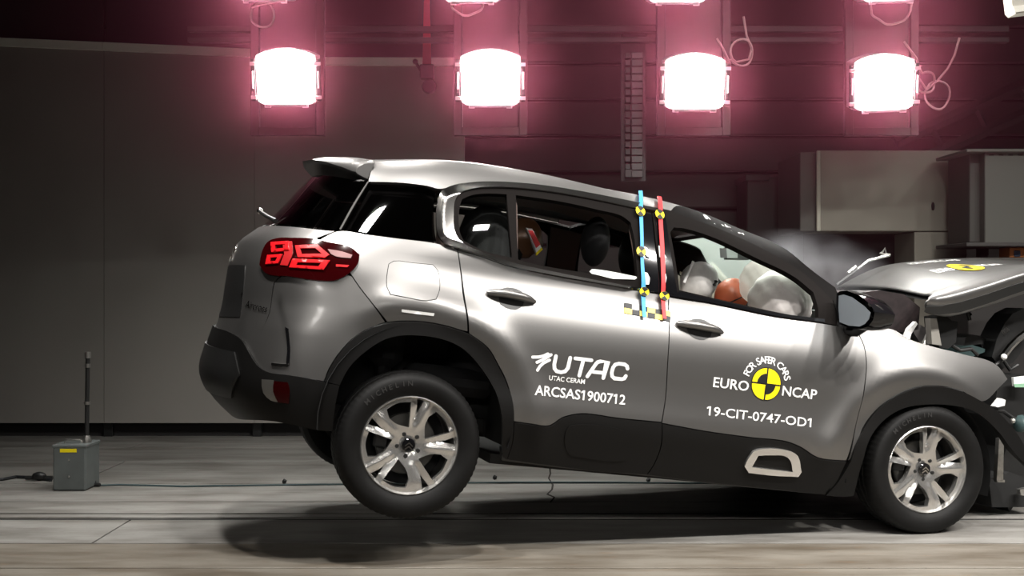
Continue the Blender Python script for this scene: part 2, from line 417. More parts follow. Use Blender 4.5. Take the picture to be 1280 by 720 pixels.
# ------------------------------------------------------------ the hall
def structure(o, **k):
    o['kind'] = 'structure'; return o
def concrete(name, ca, cb, stain, amount):
    conc = mat(name, cb, .42, spec=.4); nt = conc.node_tree; bs = nt.nodes['Principled BSDF']
    tc = nt.nodes.new('ShaderNodeNewGeometry')
    mp = nt.nodes.new('ShaderNodeMapping'); mp.inputs['Scale'].default_value = (.55, 2.6, 1); nt.links.new(tc.outputs['Position'], mp.inputs['Vector'])
    n1 = nt.nodes.new('ShaderNodeTexNoise'); n1.inputs['Scale'].default_value = 2.2; n1.inputs['Detail'].default_value = 8; n1.inputs['Roughness'].default_value = .65
    nt.links.new(mp.outputs[0], n1.inputs['Vector'])
    r1 = nt.nodes.new('ShaderNodeValToRGB'); e = r1.color_ramp.elements
    e[0].position = .36; e[0].color = (*ca, 1); e[1].position = .60; e[1].color = (*cb, 1)
    nt.links.new(n1.outputs['Fac'], r1.inputs['Fac'])
    mp2 = nt.nodes.new('ShaderNodeMapping'); mp2.inputs['Scale'].default_value = (1.4, 6, 1); mp2.inputs['Location'].default_value = (3, 1, 0); nt.links.new(tc.outputs['Position'], mp2.inputs['Vector'])
    n2 = nt.nodes.new('ShaderNodeTexNoise'); n2.inputs['Scale'].default_value = 3.2; n2.inputs['Detail'].default_value = 9; n2.inputs['Roughness'].default_value = .7
    nt.links.new(mp2.outputs[0], n2.inputs['Vector'])
    r2 = nt.nodes.new('ShaderNodeValToRGB'); r2.color_ramp.elements[0].position = .58; r2.color_ramp.elements[1].position = .74
    nt.links.new(n2.outputs['Fac'], r2.inputs['Fac'])
    mx = nt.nodes.new('ShaderNodeMixRGB'); mx.inputs[2].default_value = (*stain, 1)
    ml = nt.nodes.new('ShaderNodeMath'); ml.operation = 'MULTIPLY'; ml.inputs[1].default_value = amount
    nt.links.new(r2.outputs['Color'], ml.inputs[0]); nt.links.new(ml.outputs[0], mx.inputs[0]); nt.links.new(r1.outputs['Color'], mx.inputs[1])
    n3 = nt.nodes.new('ShaderNodeTexNoise'); n3.inputs['Scale'].default_value = 42; n3.inputs['Detail'].default_value = 4; nt.links.new(mp.outputs[0], n3.inputs['Vector'])
    r3 = nt.nodes.new('ShaderNodeValToRGB'); r3.color_ramp.elements[0].position = .30; r3.color_ramp.elements[1].position = .36
    r3.color_ramp.elements[0].color = (.55, .5, .45, 1)
    nt.links.new(n3.outputs['Fac'], r3.inputs['Fac'])
    mu = nt.nodes.new('ShaderNodeMixRGB'); mu.blend_type = 'MULTIPLY'; mu.inputs[0].default_value = .8
    nt.links.new(mx.outputs[0], mu.inputs[1]); nt.links.new(r3.outputs['Color'], mu.inputs[2])
    nt.links.new(mu.outputs[0], bs.inputs['Base Color'])
    bp = nt.nodes.new('ShaderNodeBump'); bp.inputs['Strength'].default_value = .15; bp.inputs['Distance'].default_value = .01
    nt.links.new(n1.outputs['Fac'], bp.inputs['Height']); nt.links.new(bp.outputs['Normal'], bs.inputs['Normal'])
    return conc
conc = concrete('painted_concrete', (.155, .145, .13), (.285, .277, .26), (.16, .13, .09), .4)
conc2 = concrete('worn_concrete', (.115, .095, .072), (.215, .195, .165), (.19, .105, .045), .65)
joint_m = mat('joint_grout', (.035, .03, .025), .9)
fl = structure(MB().box((-9, -1.5, -.12), (9, 11.6, -.012)).build('floor', joint_m, smooth=False))
FY = [-1.5, 1.0, 2.4, 3.6, 4.5, 5.15, 5.57, 6.11, 6.735]
FY2 = [6.925, 7.30, 7.98, 8.99, 9.75, 11.6]
def slab_row(y0, y1, cuts, conc=conc):
    xs = [-9]+cuts+[9]
    for a, b in zip(xs[:-1], xs[1:]):
        MB().box((a+.005, y0+.008, -.011), (b-.005, y1-.008, 0), bev=.001).build('floor_slab', conc, fl, smooth=False)
cutsets = [[-4.6, 0, 4.2], [-2.9, 3.3], [-5, 1.2, 5.5], [-3.6, 2.6], [-5.2, 4.8], [-6.1, 5.9], [-4.9, 4.4], [-2.14, 5.2]]
for k in range(len(FY)-1): slab_row(FY[k], FY[k+1], cutsets[k], conc2 if FY[k+1] < 6.2 else conc)
for k, cs in enumerate([[-5.4, 5.7], [-4.4, 4.7], [-2.9, 5.1], [-5.6, 4.6], [-3.1, 3.9]]): slab_row(FY2[k], FY2[k+1], cs)
# crack lines wander over one slab near the car: thin recessed strips are real joints, the hairline crack is its own thin groove filling
crack = MB().tube([(p[0]*1., p[1], .0005) for p in [(0.274, 8.7444, 0), (0.269, 8.4052, 0), (0.2513, 8.1933, 0), (0.2695, 7.9268, 0), (0.2579, 7.7381, 0), (0.2217, 7.5581, 0), (0.263, 7.4427, 0), (0.2328, 7.2761, 0)]], .006, n=4)
ck = crack.build('floor_crack', joint_m, fl); ck['kind'] = 'structure'
# towing rail let into the floor
rail = thing('tow_rail', 'steel towing rail let into the concrete floor, running under the car', 'rail', (0, 6.83, 0))
MB().box((-9, -.045, -.012), (9, .045, .004), bev=.003).build('rail_head', conc, rail)
for dy in (-.072, .072): MB().box((-9, dy-.014, -.012), (9, dy+.014, -.004), bev=.001).build('rail_slot', M['dark'], rail)

wall_m = mat('dark_siding', (.062, .052, .049), .7, noise=.2, nscale=1.5)
dark_m = mat('dark_hall', (.020, .018, .018), .85)
wb = structure(MB().box((-9, 11.3, 0), (9, 11.5, 7.2)).build('wall_back', dark_m, smooth=False))
z = .35
k = 0
while z < 7.0:
    h = .34
    MB().box((-9, 11.22, z), (9, 11.3, z+h-.025), bev=.012).build('siding_panel', wall_m, wb, smooth=False); z += h; k += 1
structure(MB().box((-9.2, -1.5, 0), (-9, 11.5, 7.2)).build('wall_left', dark_m, smooth=False))
structure(MB().box((9, -1.5, 0), (9.2, 11.5, 7.2)).build('wall_right', dark_m, smooth=False))
structure(MB().box((-9.2, -1.7, 0), (9.2, -1.5, 7.2)).build('wall_front', dark_m, smooth=False))
structure(MB().box((-9.2, -1.7, 7.2), (9.2, 11.5, 7.4)).build('ceiling', dark_m, smooth=False))
# pale partition along the back, left of the lamps
part_m = mat('partition_grey', (.26, .243, .222), .75, noise=.10, nscale=.9)
rail_m = mat('partition_rail', (.82, .79, .70), .6)
Yp = 10.4
[pa, pb, pc] = [(-6.5173, 10.4, 0.1144), (-2.288, 10.4, 0.1144), (-0.4091, 10.4, 0.1213)]
pt = thing('partition', 'long pale grey partition with a light top rail along the back of the hall', 'partition', (0, Yp, 0))
def pz(px): return CAM_H+(360-px)/1500*Yp
def pxx(px): return (px-640)/1500*Yp
x = pxx(-420); edges = [-420, -150, 130, 318, 581]
for a, b in zip(edges[:-1], edges[1:]):
    ta, tb = (68+.021*(a-310)*2.0 if a < 318 else 80), (68+.021*(b-310)*2.0 if b <= 318 else 81)
    ta = 72+(a-318)*.044 if a < 318 else 82; tb = 72+(b-318)*.044 if b <= 318 else 83
    X0_, X1_ = pxx(a)+.002, pxx(b)-.002
    m_ = MB(); poly = [(X0_, 0, .13), (X1_, 0, .13), (X1_, 0, pz(tb)), (X0_, 0, pz(ta))]
    m_.prism(poly, (0, .06, 0)).build('partition_panel', part_m, pt, smooth=False)
    poly = [(X0_, -.04, pz(ta)), (X1_, -.04, pz(tb)), (X1_, -.04, pz(tb-10)), (X0_, -.04, pz(ta-10))]
    MB().prism(poly, (0, .12, 0)).build('top_rail', rail_m, pt, smooth=False)
cloth = mat('dark_sheet_black', (.012, .012, .013), .9)  # black sheets added to stand in for the darkness above the partition
for a, b in ((-420, 128), (131, 326)): MB().box((pxx(a), .02, pz(64 if a < 0 else 70)), (pxx(b), .05, 7.19)).build('added_dark_sheet', cloth, pt, smooth=False)
for a in (-420, -150, 130, 318, 575): MB().box((pxx(a)-.04, .10, 0), (pxx(a)+.04, .18, .5)).build('post_foot', M['plastic'], pt, smooth=False)
MB().box((pxx(-420), .15, 0), (pxx(575), .19, .128)).build('base_board', dark_m, pt, smooth=False)

# ------------------------------------------------------------ lighting truss and lamps
lamp_y = 8.3
truss_m = mat('truss_steel', (.028, .018, .02), .7, .0)
tr = thing('lighting_truss', 'dark steel lighting truss with hanging frames crossing the hall behind the car', 'truss', (0, 8.72, 0))
for (va, vb, dy) in ((30, 37, 0), (44, 50, 0), (-78, -70, 0)):
    MB().box((-2.35, dy-.03, CAM_H+(360-vb)/1500*8.62), (3.6, dy+.03, CAM_H+(360-va)/1500*8.62)).build('truss_chord', truss_m, tr, smooth=False)
for xx in (-1.63, 2.69): MB().box((xx-.05, .0, 3.3), (xx+.05, .05, 7.2)).build('truss_hanger', truss_m, tr, smooth=False)
LU = [(357, 99), (613, 100), (869, 105), (1106, 106), (330, -32), (590, -30), (848, -29), (1115, -31)]
frame_m = mat('lamp_frame_maroon', (.045, .013, .017), .5)
for (u, v) in LU[:4]:
    X_ = (u-640)/1500*8.55
    m_ = MB(); z0, z1 = CAM_H+(360-168)/1500*8.55, CAM_H+(360+90)/1500*8.55
    for sx in (-.235, .235): m_.box((X_+sx-.03, -.11, z0), (X_+sx+.03, -.05, z1))
    m_.box((X_-.26, -.105, z0), (X_+.26, -.06, z0+.06)); m_.box((X_-.20, -.08, z0+.05), (X_+.20, -.065, z1))
    m_.build('lamp_frame', frame_m, tr, smooth=False)
lamp_e = mat('lamp_glow', (1, .97, .93), .5, emit=BACK_LAMP)
lamp_h = mat('lamp_housing', (.25, .23, .23), .4, .6)
tab_m = mat('lamp_bracket', (.60, .52, .52), .35, .7)
W_, H_ = .198, .165
LAMP_LABELS = ['bright flood lamp in the lower row, the one furthest along above the car roof spoiler end', '', '', '']
def flood_lamp(loc, tilt, yaw, label, roll=0.):
    t = thing('flood_lamp', label, 'lamp', loc, (tilt, roll, yaw), 'flood lamps on the truss')
    top = [(W_*(1-2*i/12), 0, H_-.012+.05*math.sin(math.pi*i/12)**.8) for i in range(13)]
    face = [(-W_*.97, 0, -H_+.02), (-W_*.8, 0, -H_), (W_*.8, 0, -H_), (W_*.97, 0, -H_+.02)]+top
    MB().prism(face, (0, .015, 0)).build('lamp_lens', lamp_e, t, smooth=False)
    big = [(p[0]*1.05, .018, p[2]*1.05) for p in face]
    MB().prism(big, (0, .20, 0)).build('housing', lamp_h, t, smooth=False)
    m_ = MB(); m_.box((-W_*.72, -.03, -H_-.022), (W_*.72, .05, -H_-.006)).build('lower_flap', lamp_h, t, smooth=False)
    for sx in (-1, 1):
        for zz in (.105, -.125): MB().box((sx*(W_+.002)-.004, -.012, zz-.012), (sx*(W_+.045), .02, zz+.012)).build('bracket_tab', tab_m, t, smooth=False)
        MB().box((sx*(W_+.028)-.014, .005, -.15), (sx*(W_+.028)+.014, .03, .14)).build('side_bracket', M['dark'], t, smooth=False)
        MB().tube([(sx*(W_+.030), -.004, -.062), (sx*(W_+.030), -.004, .055)], .006, n=8).build('side_handle', tab_m, t)
        MB().box((sx*W_*.66-.02, -.012, -H_-.03), (sx*W_*.66+.02, .02, -H_+.004)).build('foot_clip', tab_m, t, smooth=False)
    MB().tube([(0, .2, 0), (0, .27, .02), (0, .32, .05)], .02).build('yoke', lamp_h, t)
    return t
lab = ['white flood lamp of the lower row above the car spoiler, nearest the aerial box',
       'glaring white flood lamp of the lower row between the pulley hook and the cable chain',
       'glaring white flood lamp of the lower row just past the cable chain',
       'glaring white flood lamp of the lower row above the pale block by the raised bonnet',
       'upper row flood lamp, mostly out of frame, straight above the lamp over the spoiler',
       'upper row flood lamp, mostly out of frame, above the lamp beside the pulley hook',
       'upper row flood lamp showing its lower edge above the lamp just past the cable chain',
       'upper row flood lamp showing its lower edge above the lamp over the pale block']
for (u, v), l_, r_ in zip(LU, lab, (.0, 0, 0, -.04, 0, 0, 0, -.03)):
    flood_lamp(((u-640)/1500*lamp_y, lamp_y, CAM_H+(360-v)/1500*lamp_y), .20, 0, l_, r_)
cab_m = mat('lamp_cable', (.30, .19, .19), .6)
def loop(cx, cy, rx, ry, a0=0, a1=330, n=22): return [(cx+rx*math.cos(math.radians(a0+(a1-a0)*i/n)), cy+ry*math.sin(math.radians(a0+(a1-a0)*i/n))) for i in range(n+1)]
def cable(name, pxs, Y, r, label):
    o = MB().tube([((u-640)/1500*Y, Y+.02*math.sin(i*.7), CAM_H+(360-v)/1500*Y) for i, (u, v) in enumerate(pxs)], r, n=6).build(name, cab_m)
    tag(o, label, 'cable', 'cables of the lamps'); return o
cable('lamp_cable', [(316, -15), (318, 4)]+loop(328, 18, 15, 16, 200, -150)+[(344, 3), (346, -12)], 8.40, .008, 'looped power cable hanging from the upper lamp above the spoiler')
cable('lamp_cable', [(563, -18)]+loop(584, 4, 20, 15, 180, 0)+[(606, -16)], 8.40, .008, 'slack power cable hanging under the upper lamp beside the pulley hook')
cable('lamp_cable', [(896, 48), (904, 60), (911, 74)]+loop(927, 66, 14, 17, 150, -210)+[(920, 78), (936, 74), (940, 60), (934, 44), (930, 20)], 8.40, .008, 'coiled power cable beside the lamp just past the cable chain')
cable('lamp_cable', [(1088, 4)]+loop(1114, 12, 24, 18, 175, 5)+[(1139, 2)], 8.40, .008, 'wide drooping power cable under the upper lamp over the pale block')
cable('lamp_cable', [(1130, 52), (1146, 72), (1152, 88)]+loop(1158, 103, 11, 13, -110, 200)+loop(1172, 119, 15, 18, 200, 560)+[(1172, 101), (1184, 86), (1192, 70), (1198, 48)], 8.40, .008, 'double coil of power cable beside the lamp over the pale block')
# pulley hook on a red sling
hk = thing('pulley_hook', 'small crane pulley with hook hanging from a red sling in front of the partition', 'hoist', (0, 9.4, 0))
q = [(-0.6893, 9.4, 3.556), (-0.6455, 9.4, 3.556), (-0.6329, 9.4, 3.0547), (-0.7019, 9.4, 3.0547)]
MB().prism([(p[0], 0, p[2]) for p in q], (0, .02, 0)).build('sling', mat('red_sling', (.42, .05, .06), .7), hk, smooth=False)
hm = mat('hook_steel', (.05, .035, .04), .5, .5)
[h0, h1, h2, h3, h4] = [(-0.6643, 9.4, 3.0045), (-0.6643, 9.4, 2.9669), (-0.658, 9.4, 2.8792), (-0.7583, 9.4, 3.0735), (-0.7144, 9.4, 3.0045)]
MB().box((h0[0]-.055, -.05, h1[2]-.03), (h0[0]+.055, .05, h0[2]+.04)).build('pulley_block', hm, hk, smooth=False)
MB().lathe([(.001, -.03), (.05, -.03), (.06, 0), (.05, .03), (.001, .03)], n=20).build('pulley_wheel', hm, hk, loc=(h2[0]+.01, 0, h2[2]))
MB().tube([(h3[0], 0, h3[2]), (h4[0], 0, h4[2])], .012).build('hook_arm', hm, hk); MB().ball((h3[0], 0, h3[2]), .022, 2).build('hook_knob', hm, hk)
# cable chain hanging by the wall
ch = thing('cable_chain', 'hanging ladder-like cable chain between the two middle lamps', 'chain', (0, 8.80, 0))
cm = mat('chain_plastic', (.05, .042, .042), .5); cm2 = mat('chain_dark', (.03, .025, .025), .6)
for i in range(17):
    v0 = 66+i*9.25
    xa, xb = (783-640)/1500*8.8, (803-640)/1500*8.8; zt = CAM_H+(360-v0)/1500*8.8; zb = zt-.047
    MB().box((xa+.035, -.03, zb), (xb, .03, zt)).build('chain_link', cm, ch, smooth=False)
    MB().box((xa-.01, -.015, zb+.006), (xa+.028, .045, zt-.002)).build('chain_side', cm2, ch, smooth=False)
MB().box(((777-640)/1500*8.8, .045, CAM_H+(360-226)/1500*8.8), ((808-640)/1500*8.8, .075, CAM_H+(360-36)/1500*8.8)).build('chain_guide', cm2, ch, smooth=False)
MB().box(((777-640)/1500*8.8, -.06, CAM_H+(360-44)/1500*8.8), ((808-640)/1500*8.8, .05, CAM_H+(360-36)/1500*8.8)).build('chain_bracket', cm2, ch, smooth=False)
MB().box(((781-640)/1500*8.8, -.02, CAM_H+(360-222)/1500*8.8), ((803-640)/1500*8.8, .03, CAM_H+(360-212)/1500*8.8)).build('chain_end', cm2, ch, smooth=False)

# ------------------------------------------------------------ right background
beige = mat('beige_block', (.235, .212, .178), .8, noise=.12, nscale=1.2)
def wbox(Y, u0, v0, u1, v1, depth, m, name, parent, bev=0):
    """a box whose front face spans the given directions at distance Y"""
    (a, b) = ((u0-640)/1500*Y, CAM_H+(360-v1)/1500*Y), ((u1-640)/1500*Y, CAM_H+(360-v0)/1500*Y)
    return MB().box((a[0], Y, max(.002, a[1])), (b[0], Y+depth, b[1]), bev=bev or .006).build(name, m, parent, smooth=False)
bl = thing('impact_block', 'pale beige wall-like block with a dark recess low in its face, behind the raised bonnet', 'block')
wbox(9.6, 1024, 188, 1209, 289, .9, beige, 'upper_face', bl); wbox(9.6, 1143, 290, 1209, 640, .9, beige, 'right_pier', bl)
wbox(10.1, 1004, 290, 1143, 640, .4, mat('maroon_recess', (.035, .022, .024), .8), 'recess_back', bl)
wbox(9.62, 1000, 190, 1023, 289, .8, mat('block_side', (.085, .077, .07), .8), 'side_cheek', bl)
wbox(9.58, 1021, 188, 1026, 289, .02, mat('edge_strip', (.42, .39, .33), .7), 'edge_strip', bl)
MB().ball(((1166-640)/1500*9.6, 9.595, CAM_H+(360-258)/1500*9.6), (.013, .02, .035), 2).build('cable_hole', M['dark'], bl)
un = thing('dark_cabinet', 'dark tall cabinet against the wall beside the beige block, above the windscreen', 'cabinet')
wbox(10.6, 934, 222, 1000, 640, .5, mat('cabinet_dark', (.05, .045, .042), .7), 'body', un); wbox(10.55, 932, 218, 962, 226, .5, mat('cabinet_top', (.04, .034, .033), .7), 'lid', un)
wbox(10.56, 996, 196, 998, 289, .03, rail_m, 'edge_trim', un)
cb = thing('hanging_cabinet', 'large dull grey cabinet high on the wall at the far end past the beige block', 'cabinet')
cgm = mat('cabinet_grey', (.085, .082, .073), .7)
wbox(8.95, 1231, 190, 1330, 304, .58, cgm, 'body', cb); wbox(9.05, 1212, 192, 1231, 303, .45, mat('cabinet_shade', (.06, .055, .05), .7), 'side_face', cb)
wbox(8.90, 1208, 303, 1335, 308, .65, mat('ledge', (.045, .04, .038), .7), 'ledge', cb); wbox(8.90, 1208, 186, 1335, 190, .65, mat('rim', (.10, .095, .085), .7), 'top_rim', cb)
for i in range(8): wbox(8.945, 1236+i*12, 193, 1243+i*12, 194.5, .01, M['dark'], 'vent_slot', cb)
sh = thing('dark_shelf', 'dark low shelf unit under the grey wall cabinet', 'shelf')
wbox(9.0, 1210, 330, 1335, 640, .55, mat('shelf_dark', (.03, .026, .025), .8), 'body', sh); wbox(8.92, 1208, 322, 1335, 330, .64, mat('shelf_top', (.06, .055, .05), .7), 'top_board', sh)
for u_ in (1226, 1316): wbox(9.25, u_, 305, u_+10, 324, .1, M['dark'], 'support_post', sh)
ob = thing('tool_case', 'small orange case with a dark front standing on the shelf under the grey cabinet', 'case')
wbox(9.02, 1262, 309, 1290, 322, .2, mat('orange_plastic', (.42, .13, .03), .5), 'body', ob); wbox(9.01, 1268, 313, 1276, 321, .02, mat('case_front', (.03, .05, .09), .4), 'front_plate', ob)
bm_ = thing('slanting_girder', 'dark slanting roof girder with two chords, right of the lamps', 'girder', (0, 10.3, 0))
gm = mat('girder_dark', (.055, .043, .043), .7)
for (a, b) in (((1120, 178), (1340, 78)), ((1150, 200), (1340, 116))):
    A = ((a[0]-640)/1500*10.3, 0, CAM_H+(360-a[1])/1500*10.3); B = ((b[0]-640)/1500*10.3, 0, CAM_H+(360-b[1])/1500*10.3)
    MB().tube([A, B], .05, n=4).build('girder_chord', gm, bm_, smooth=False)
for t in (.2, .45, .7, .95):
    A = Vector(((1120+220*t-640)/1500*10.3, 0, CAM_H+(360-178+100*t)/1500*10.3)); B = A+Vector((.1, 0, -.2)); MB().tube([A, B], .025, n=4).build('girder_web', gm, bm_, smooth=False)
cf = thing('ceiling_fixture', 'pale grey fixture box hanging at the top corner above the cabinet', 'fixture', (0, 7.6, 0))
q = [(3.1515, 7.6, 3.2253), (3.1717, 7.6, 3.0581), (3.192, 7.6, 3.0379), (3.496, 7.6, 3.0733), (3.496, 7.6, 3.276)]
MB().prism([(p[0], 0, p[2]) for p in q], (0, .12, 0)).build('casing', mat('fixture_pale', (.48, .455, .39), .5), cf, smooth=False)
q = [(3.1667, 7.6, 3.0835), (3.1819, 7.6, 3.0429), (3.496, 7.6, 3.0835), (3.496, 7.6, 3.1139)]; MB().prism([(p[0], -.012, p[2]) for p in q], (0, .012, 0)).build('lower_lip', rail_m, cf, smooth=False)

# ------------------------------------------------------------ antenna box on the floor and its cables
[ba] = [(-2.9378, 7.6772, 0)]; by = ba[1]
bx = thing('antenna_box', 'grey-green equipment box with a tall black aerial standing on the floor left of the car', 'box', (0, by, 0))
def bxx(u): return (u-640)/1500*by
def bzz(v): return CAM_H+(360-v)/1500*by
gg = mat('box_grey_green', (.115, .128, .125), .5, noise=.12, nscale=12)
MB().box((bxx(66), 0, .004), (bxx(107), .26, bzz(558)), bev=.008).build('casing', gg, bx, smooth=False)
MB().box((bxx(65), -.004, bzz(560)), (bxx(108), .264, bzz(556)), bev=.004).build('lid', gg, bx, smooth=False)
MB().tube([(bxx(74), .1, bzz(556)), (bxx(75), .1, bzz(552.5)), (bxx(94), .1, bzz(552.5)), (bxx(95), .1, bzz(556))], .008).build('carry_handle', M['alu'], bx)
MB().box((bxx(75), -.003, bzz(565.5)), (bxx(96), .002, bzz(561)), bev=.0008).build('yellow_label', M['yellow'], bx, smooth=False)
for (u, v) in ((86, 575), (86, 596)): MB().ball((bxx(u), 0, bzz(v)), .008, 1).build('screw', M['alu'], bx)
MB().tube([(bxx(100), .12, bzz(557)), (bxx(101.5), .12, bzz(445))], .014, n=10).build('aerial', M['plastic'], bx)
MB().lathe([(.001, 0), (.03, 0), (.03, .02), (.02, .05), (.001, .05)], n=16, axis='z').build('aerial_socket', M['steel'], bx, loc=(bxx(100), .12, bzz(557)))
for v, r, h in ((508, .021, .02), (461, .019, .025), (449, .02, .04)): MB().lathe([(.001, 0), (r, 0), (r, h), (.001, h)], n=14, axis='z').build('aerial_collar', M['steel'], bx, loc=(bxx(100+1.5*(557-v)/112), .12, bzz(v)))
cb_m = mat('black_cable', (.012, .013, .016), .5)
def floor_cable(name, pxs, r, label, m=None):
    o = MB().tube([((u-640)/1500*(1500*CAM_H/(v-360)), 1500*CAM_H/(v-360), r) for u, v in pxs], r, n=6).build(name, m or cb_m); tag(o, label, 'cable'); return o
floor_cable('mains_cable', [(-60, 605), (-20, 602), (4, 601), (20, 598), (40, 599), (52, 600), (64, 602)], .011, 'thick black mains cable lying on the floor left of the aerial box')
pl = thing('cable_plug', 'round black plug joining the mains cable left of the aerial box', 'plug')
[pp] = [(-3.188, 8.0913, 0)]; MB().ball((pp[0], pp[1], .032), (.05, .03, .03), 2).build('plug_body', M['plastic'], pl); MB().tube([(pp[0]-.09, pp[1], .02), (pp[0]+.09, pp[1], .02)], .014).build('plug_sleeve', M['plastic'], pl)
pl = thing('cable_plug', 'small dark plug on the floor just right of the aerial box', 'plug')
[pp] = [(-2.7625, 7.8629, 0)]; MB().ball((pp[0], pp[1], .026), (.04, .03, .026), 2).build('plug_body', M['plastic'], pl); MB().tube([(pp[0]-.06, pp[1], .016), (pp[0]+.07, pp[1]-.02, .014)], .012).build('plug_sleeve', M['plastic'], pl)
floor_cable('signal_cord', [(118, 608), (150, 607), (230, 609), (330, 607.5), (470, 606), (640, 604), (700, 604), (760, 604), (860, 605), (1000, 604), (1200, 605), (1400, 606)], .006, 'thin blue-green cord lying across the floor behind the car', mat('cord_teal', (.03, .06, .065), .6))
for i, (u, v) in enumerate(((355, 604.5), (618, 600), (810, 602.5))):
    [pp] = [(-1.5122, 7.9592, 0)] if i == 0 else ([(-0.1192, 8.125, 0)] if i == 1 else [(0.9095, 8.0247, 0)])
    t = MB().ball((pp[0], pp[1], .016), (.02, .02, .018), 1, noise=.2).build('debris_chip', M['plastic'])
    tag(t, ['small black chip on the floor left of the raised rear wheel', 'small black chip on the floor right of the raised rear wheel', 'small black chip on the floor under the front door'][i], 'debris', 'debris chips on the floor')

# ------------------------------------------------------------ the car
CAR_LOC, CAR_ROT = (-0.7379, 6.4370, 0.2782), (0, .127, .278)
car = thing('car', 'grey metallic car pitched nose down with raised tail, buckled bonnet and lettered doors', 'car', CAR_LOC, CAR_ROT)
P = M['paint']
quarter = [(-0.4949, 1.2415), (-0.3199, 1.245), (-0.1646, 1.2463), (0.0121, 1.2472), (0.067, 1.2392), (0.1145, 1.2301), (0.1381, 1.1247), (0.1555, 0.9928), (0.1851, 0.8454), (0.1389, 0.8512), (0.0883, 0.8601), (-0.0187, 0.8678), (-0.1379, 0.8571), (-0.1961, 0.8444), (-0.2736, 0.9207), (-0.345, 0.9972), (-0.3873, 1.0481), (-0.4219, 1.089), (-0.5941, 1.1699)]
quarter_p = panel('rear_quarter_panel', quarter, P, car)
cover = [(-0.3788, 1.0379), (-0.345, 0.9972), (-0.2736, 0.9207), (-0.2035, 0.8435), (-0.2454, 0.8235), (-0.3304, 0.7649), (-0.3938, 0.6834), (-0.4311, 0.6051), (-0.4472, 0.5403), (-0.5224, 0.5426), (-0.621, 0.5386), (-0.7285, 0.5335), (-0.8171, 0.5532), (-0.9157, 0.6066), (-0.9758, 0.6501), (-0.8601, 0.6926), (-0.8138, 0.8257), (-0.8095, 0.9008), (-0.8029, 0.965), (-0.7582, 0.9985), (-0.5407, 1.0564)]
bumper_cover = panel('bumper_cover', cover, P, car)
tg_half = [(-0.5087, 1.2401), (-0.6198, 1.1755), (-0.7219, 1.1037), (-0.7686, 0.9976), (-0.8029, 0.965), (-0.8096, 0.9008), (-0.8138, 0.8257), (-0.8507, 0.6973), (-0.8734, 0.6455)]
tailgate = panel('tailgate', full([mid(1.25)]+tg_half+[mid(.67)]), P, car, mirror=False)[0]
rg_half = [(-0.4246, 1.5117), (-0.4533, 1.3985), (-0.5031, 1.2489)]
panel('rear_glass', full([mid(1.56)]+rg_half+[mid(1.262)]), M['privacy'], tailgate, mirror=False, off=-.006, thick=.0)
M['rearframe'] = mat('rear_frame_black', (.012, .011, .011), .12)
edge_half = [(-0.4283, 1.5071), (-0.5031, 1.2489), (-0.5621, 1.2474), (-0.5418, 1.379), (-0.5634, 1.4943)]
panel('plate_recess', full([(mid(1.035)[0], 1.035), (mid(1.035)[0]+.30, 1.035), (mid(.80)[0]+.34, .78), mid(.76)]), M['plastic'], tailgate, mirror=False, off=.003, thick=.004)
# chevron emblem, script, wiper on the tailgate
def tail_pt(t, z): return (X0(z)-t, z)
for dz in (0, -.042):
    for sg in (-1, 1):
        A = [(X0(1.14+dz)-1+sg*.062, 1.115+dz), (X0(1.14+dz)-1, 1.15+dz), (X0(1.14+dz)-1, 1.128+dz), (X0(1.14+dz)-1+sg*.062, 1.093+dz)]
        if sg < 0: A = A[::-1]
        panel('chevron', A, M['chrome'], tailgate, mirror=False, off=.006, thick=.006, gap=0)
lettering('model_script', 'Aircross', [(-1.01, 0.8332), (-0.8295, 0.8206)], tailgate, .035, m=M['chrome'], off=.004, shear=.3)
panel('pillar_strip', [(-0.4018, 1.5091), (-0.392, 1.5077), (-0.4403, 1.3745), (-0.4746, 1.2497), (-0.4845, 1.2528), (-0.4526, 1.3776)], mat('strip_grey', (.07, .068, .065), .6, spec=.2), car, off=.002, thick=.004, gap=0)
# spoiler
SPO = MB(); rows = []
PROF = [(-0.2975, -0.54, 1.6238), (-0.3251, -0.54, 1.6215), (-0.3519, -0.54, 1.6133), (-0.3737, -0.54, 1.598), (-0.3906, -0.54, 1.5755), (-0.3959, -0.54, 1.5549), (-0.3867, -0.54, 1.5445), (-0.374, -0.54, 1.5385), (-0.3573, -0.54, 1.5312), (-0.3446, -0.54, 1.5252), (-0.3322, -0.54, 1.5212), (-0.3198, -0.54, 1.5171)]
def spo_row(y):
    k = abs(y)/.54; out = []
    for i, b in enumerate(PROF):
        g = min(1, i/4) if i < 6 else min(1, (11-i)/4)
        out.append((b[0]-.185*(1-k*k)*g-.012*(1-k*k), y, b[2]+(.036+.016*g+(.022 if 5 <= i <= 8 else 0))*(1-k**2.4)))
    return out
ys = [-.555, -.54, -.48, -.35, -.2, 0, .2, .35, .48, .54, .555]
for y in ys:
    r = spo_row(y)
    if abs(y) > .55:
        c = (sum(p[0] for p in r)/len(r), sum(p[2] for p in r)/len(r)); r = [(c[0]+(p[0]-c[0])*.95, p[1], c[1]+(p[2]-c[1])*.75) for p in r]
    rows.append(r)
n = len(rows[0]); vs = [p for r in rows for p in r]; fs = []
for i in range(len(rows)-1):
    for j in range(n): fs.append((i*n+j, i*n+(j+1) % n, (i+1)*n+(j+1) % n, (i+1)*n+j))
fs += [tuple(range(n)), tuple(range((len(rows)-1)*n, len(rows)*n))]
SPO.add(vs, fs).build('spoiler', P, car)
[wp0, wp1, wp2] = [(-0.83, -0.8355, 1.2759), (-0.83, -1.2908, 1.2273), (-0.83, -1.8361, 1.1774)]
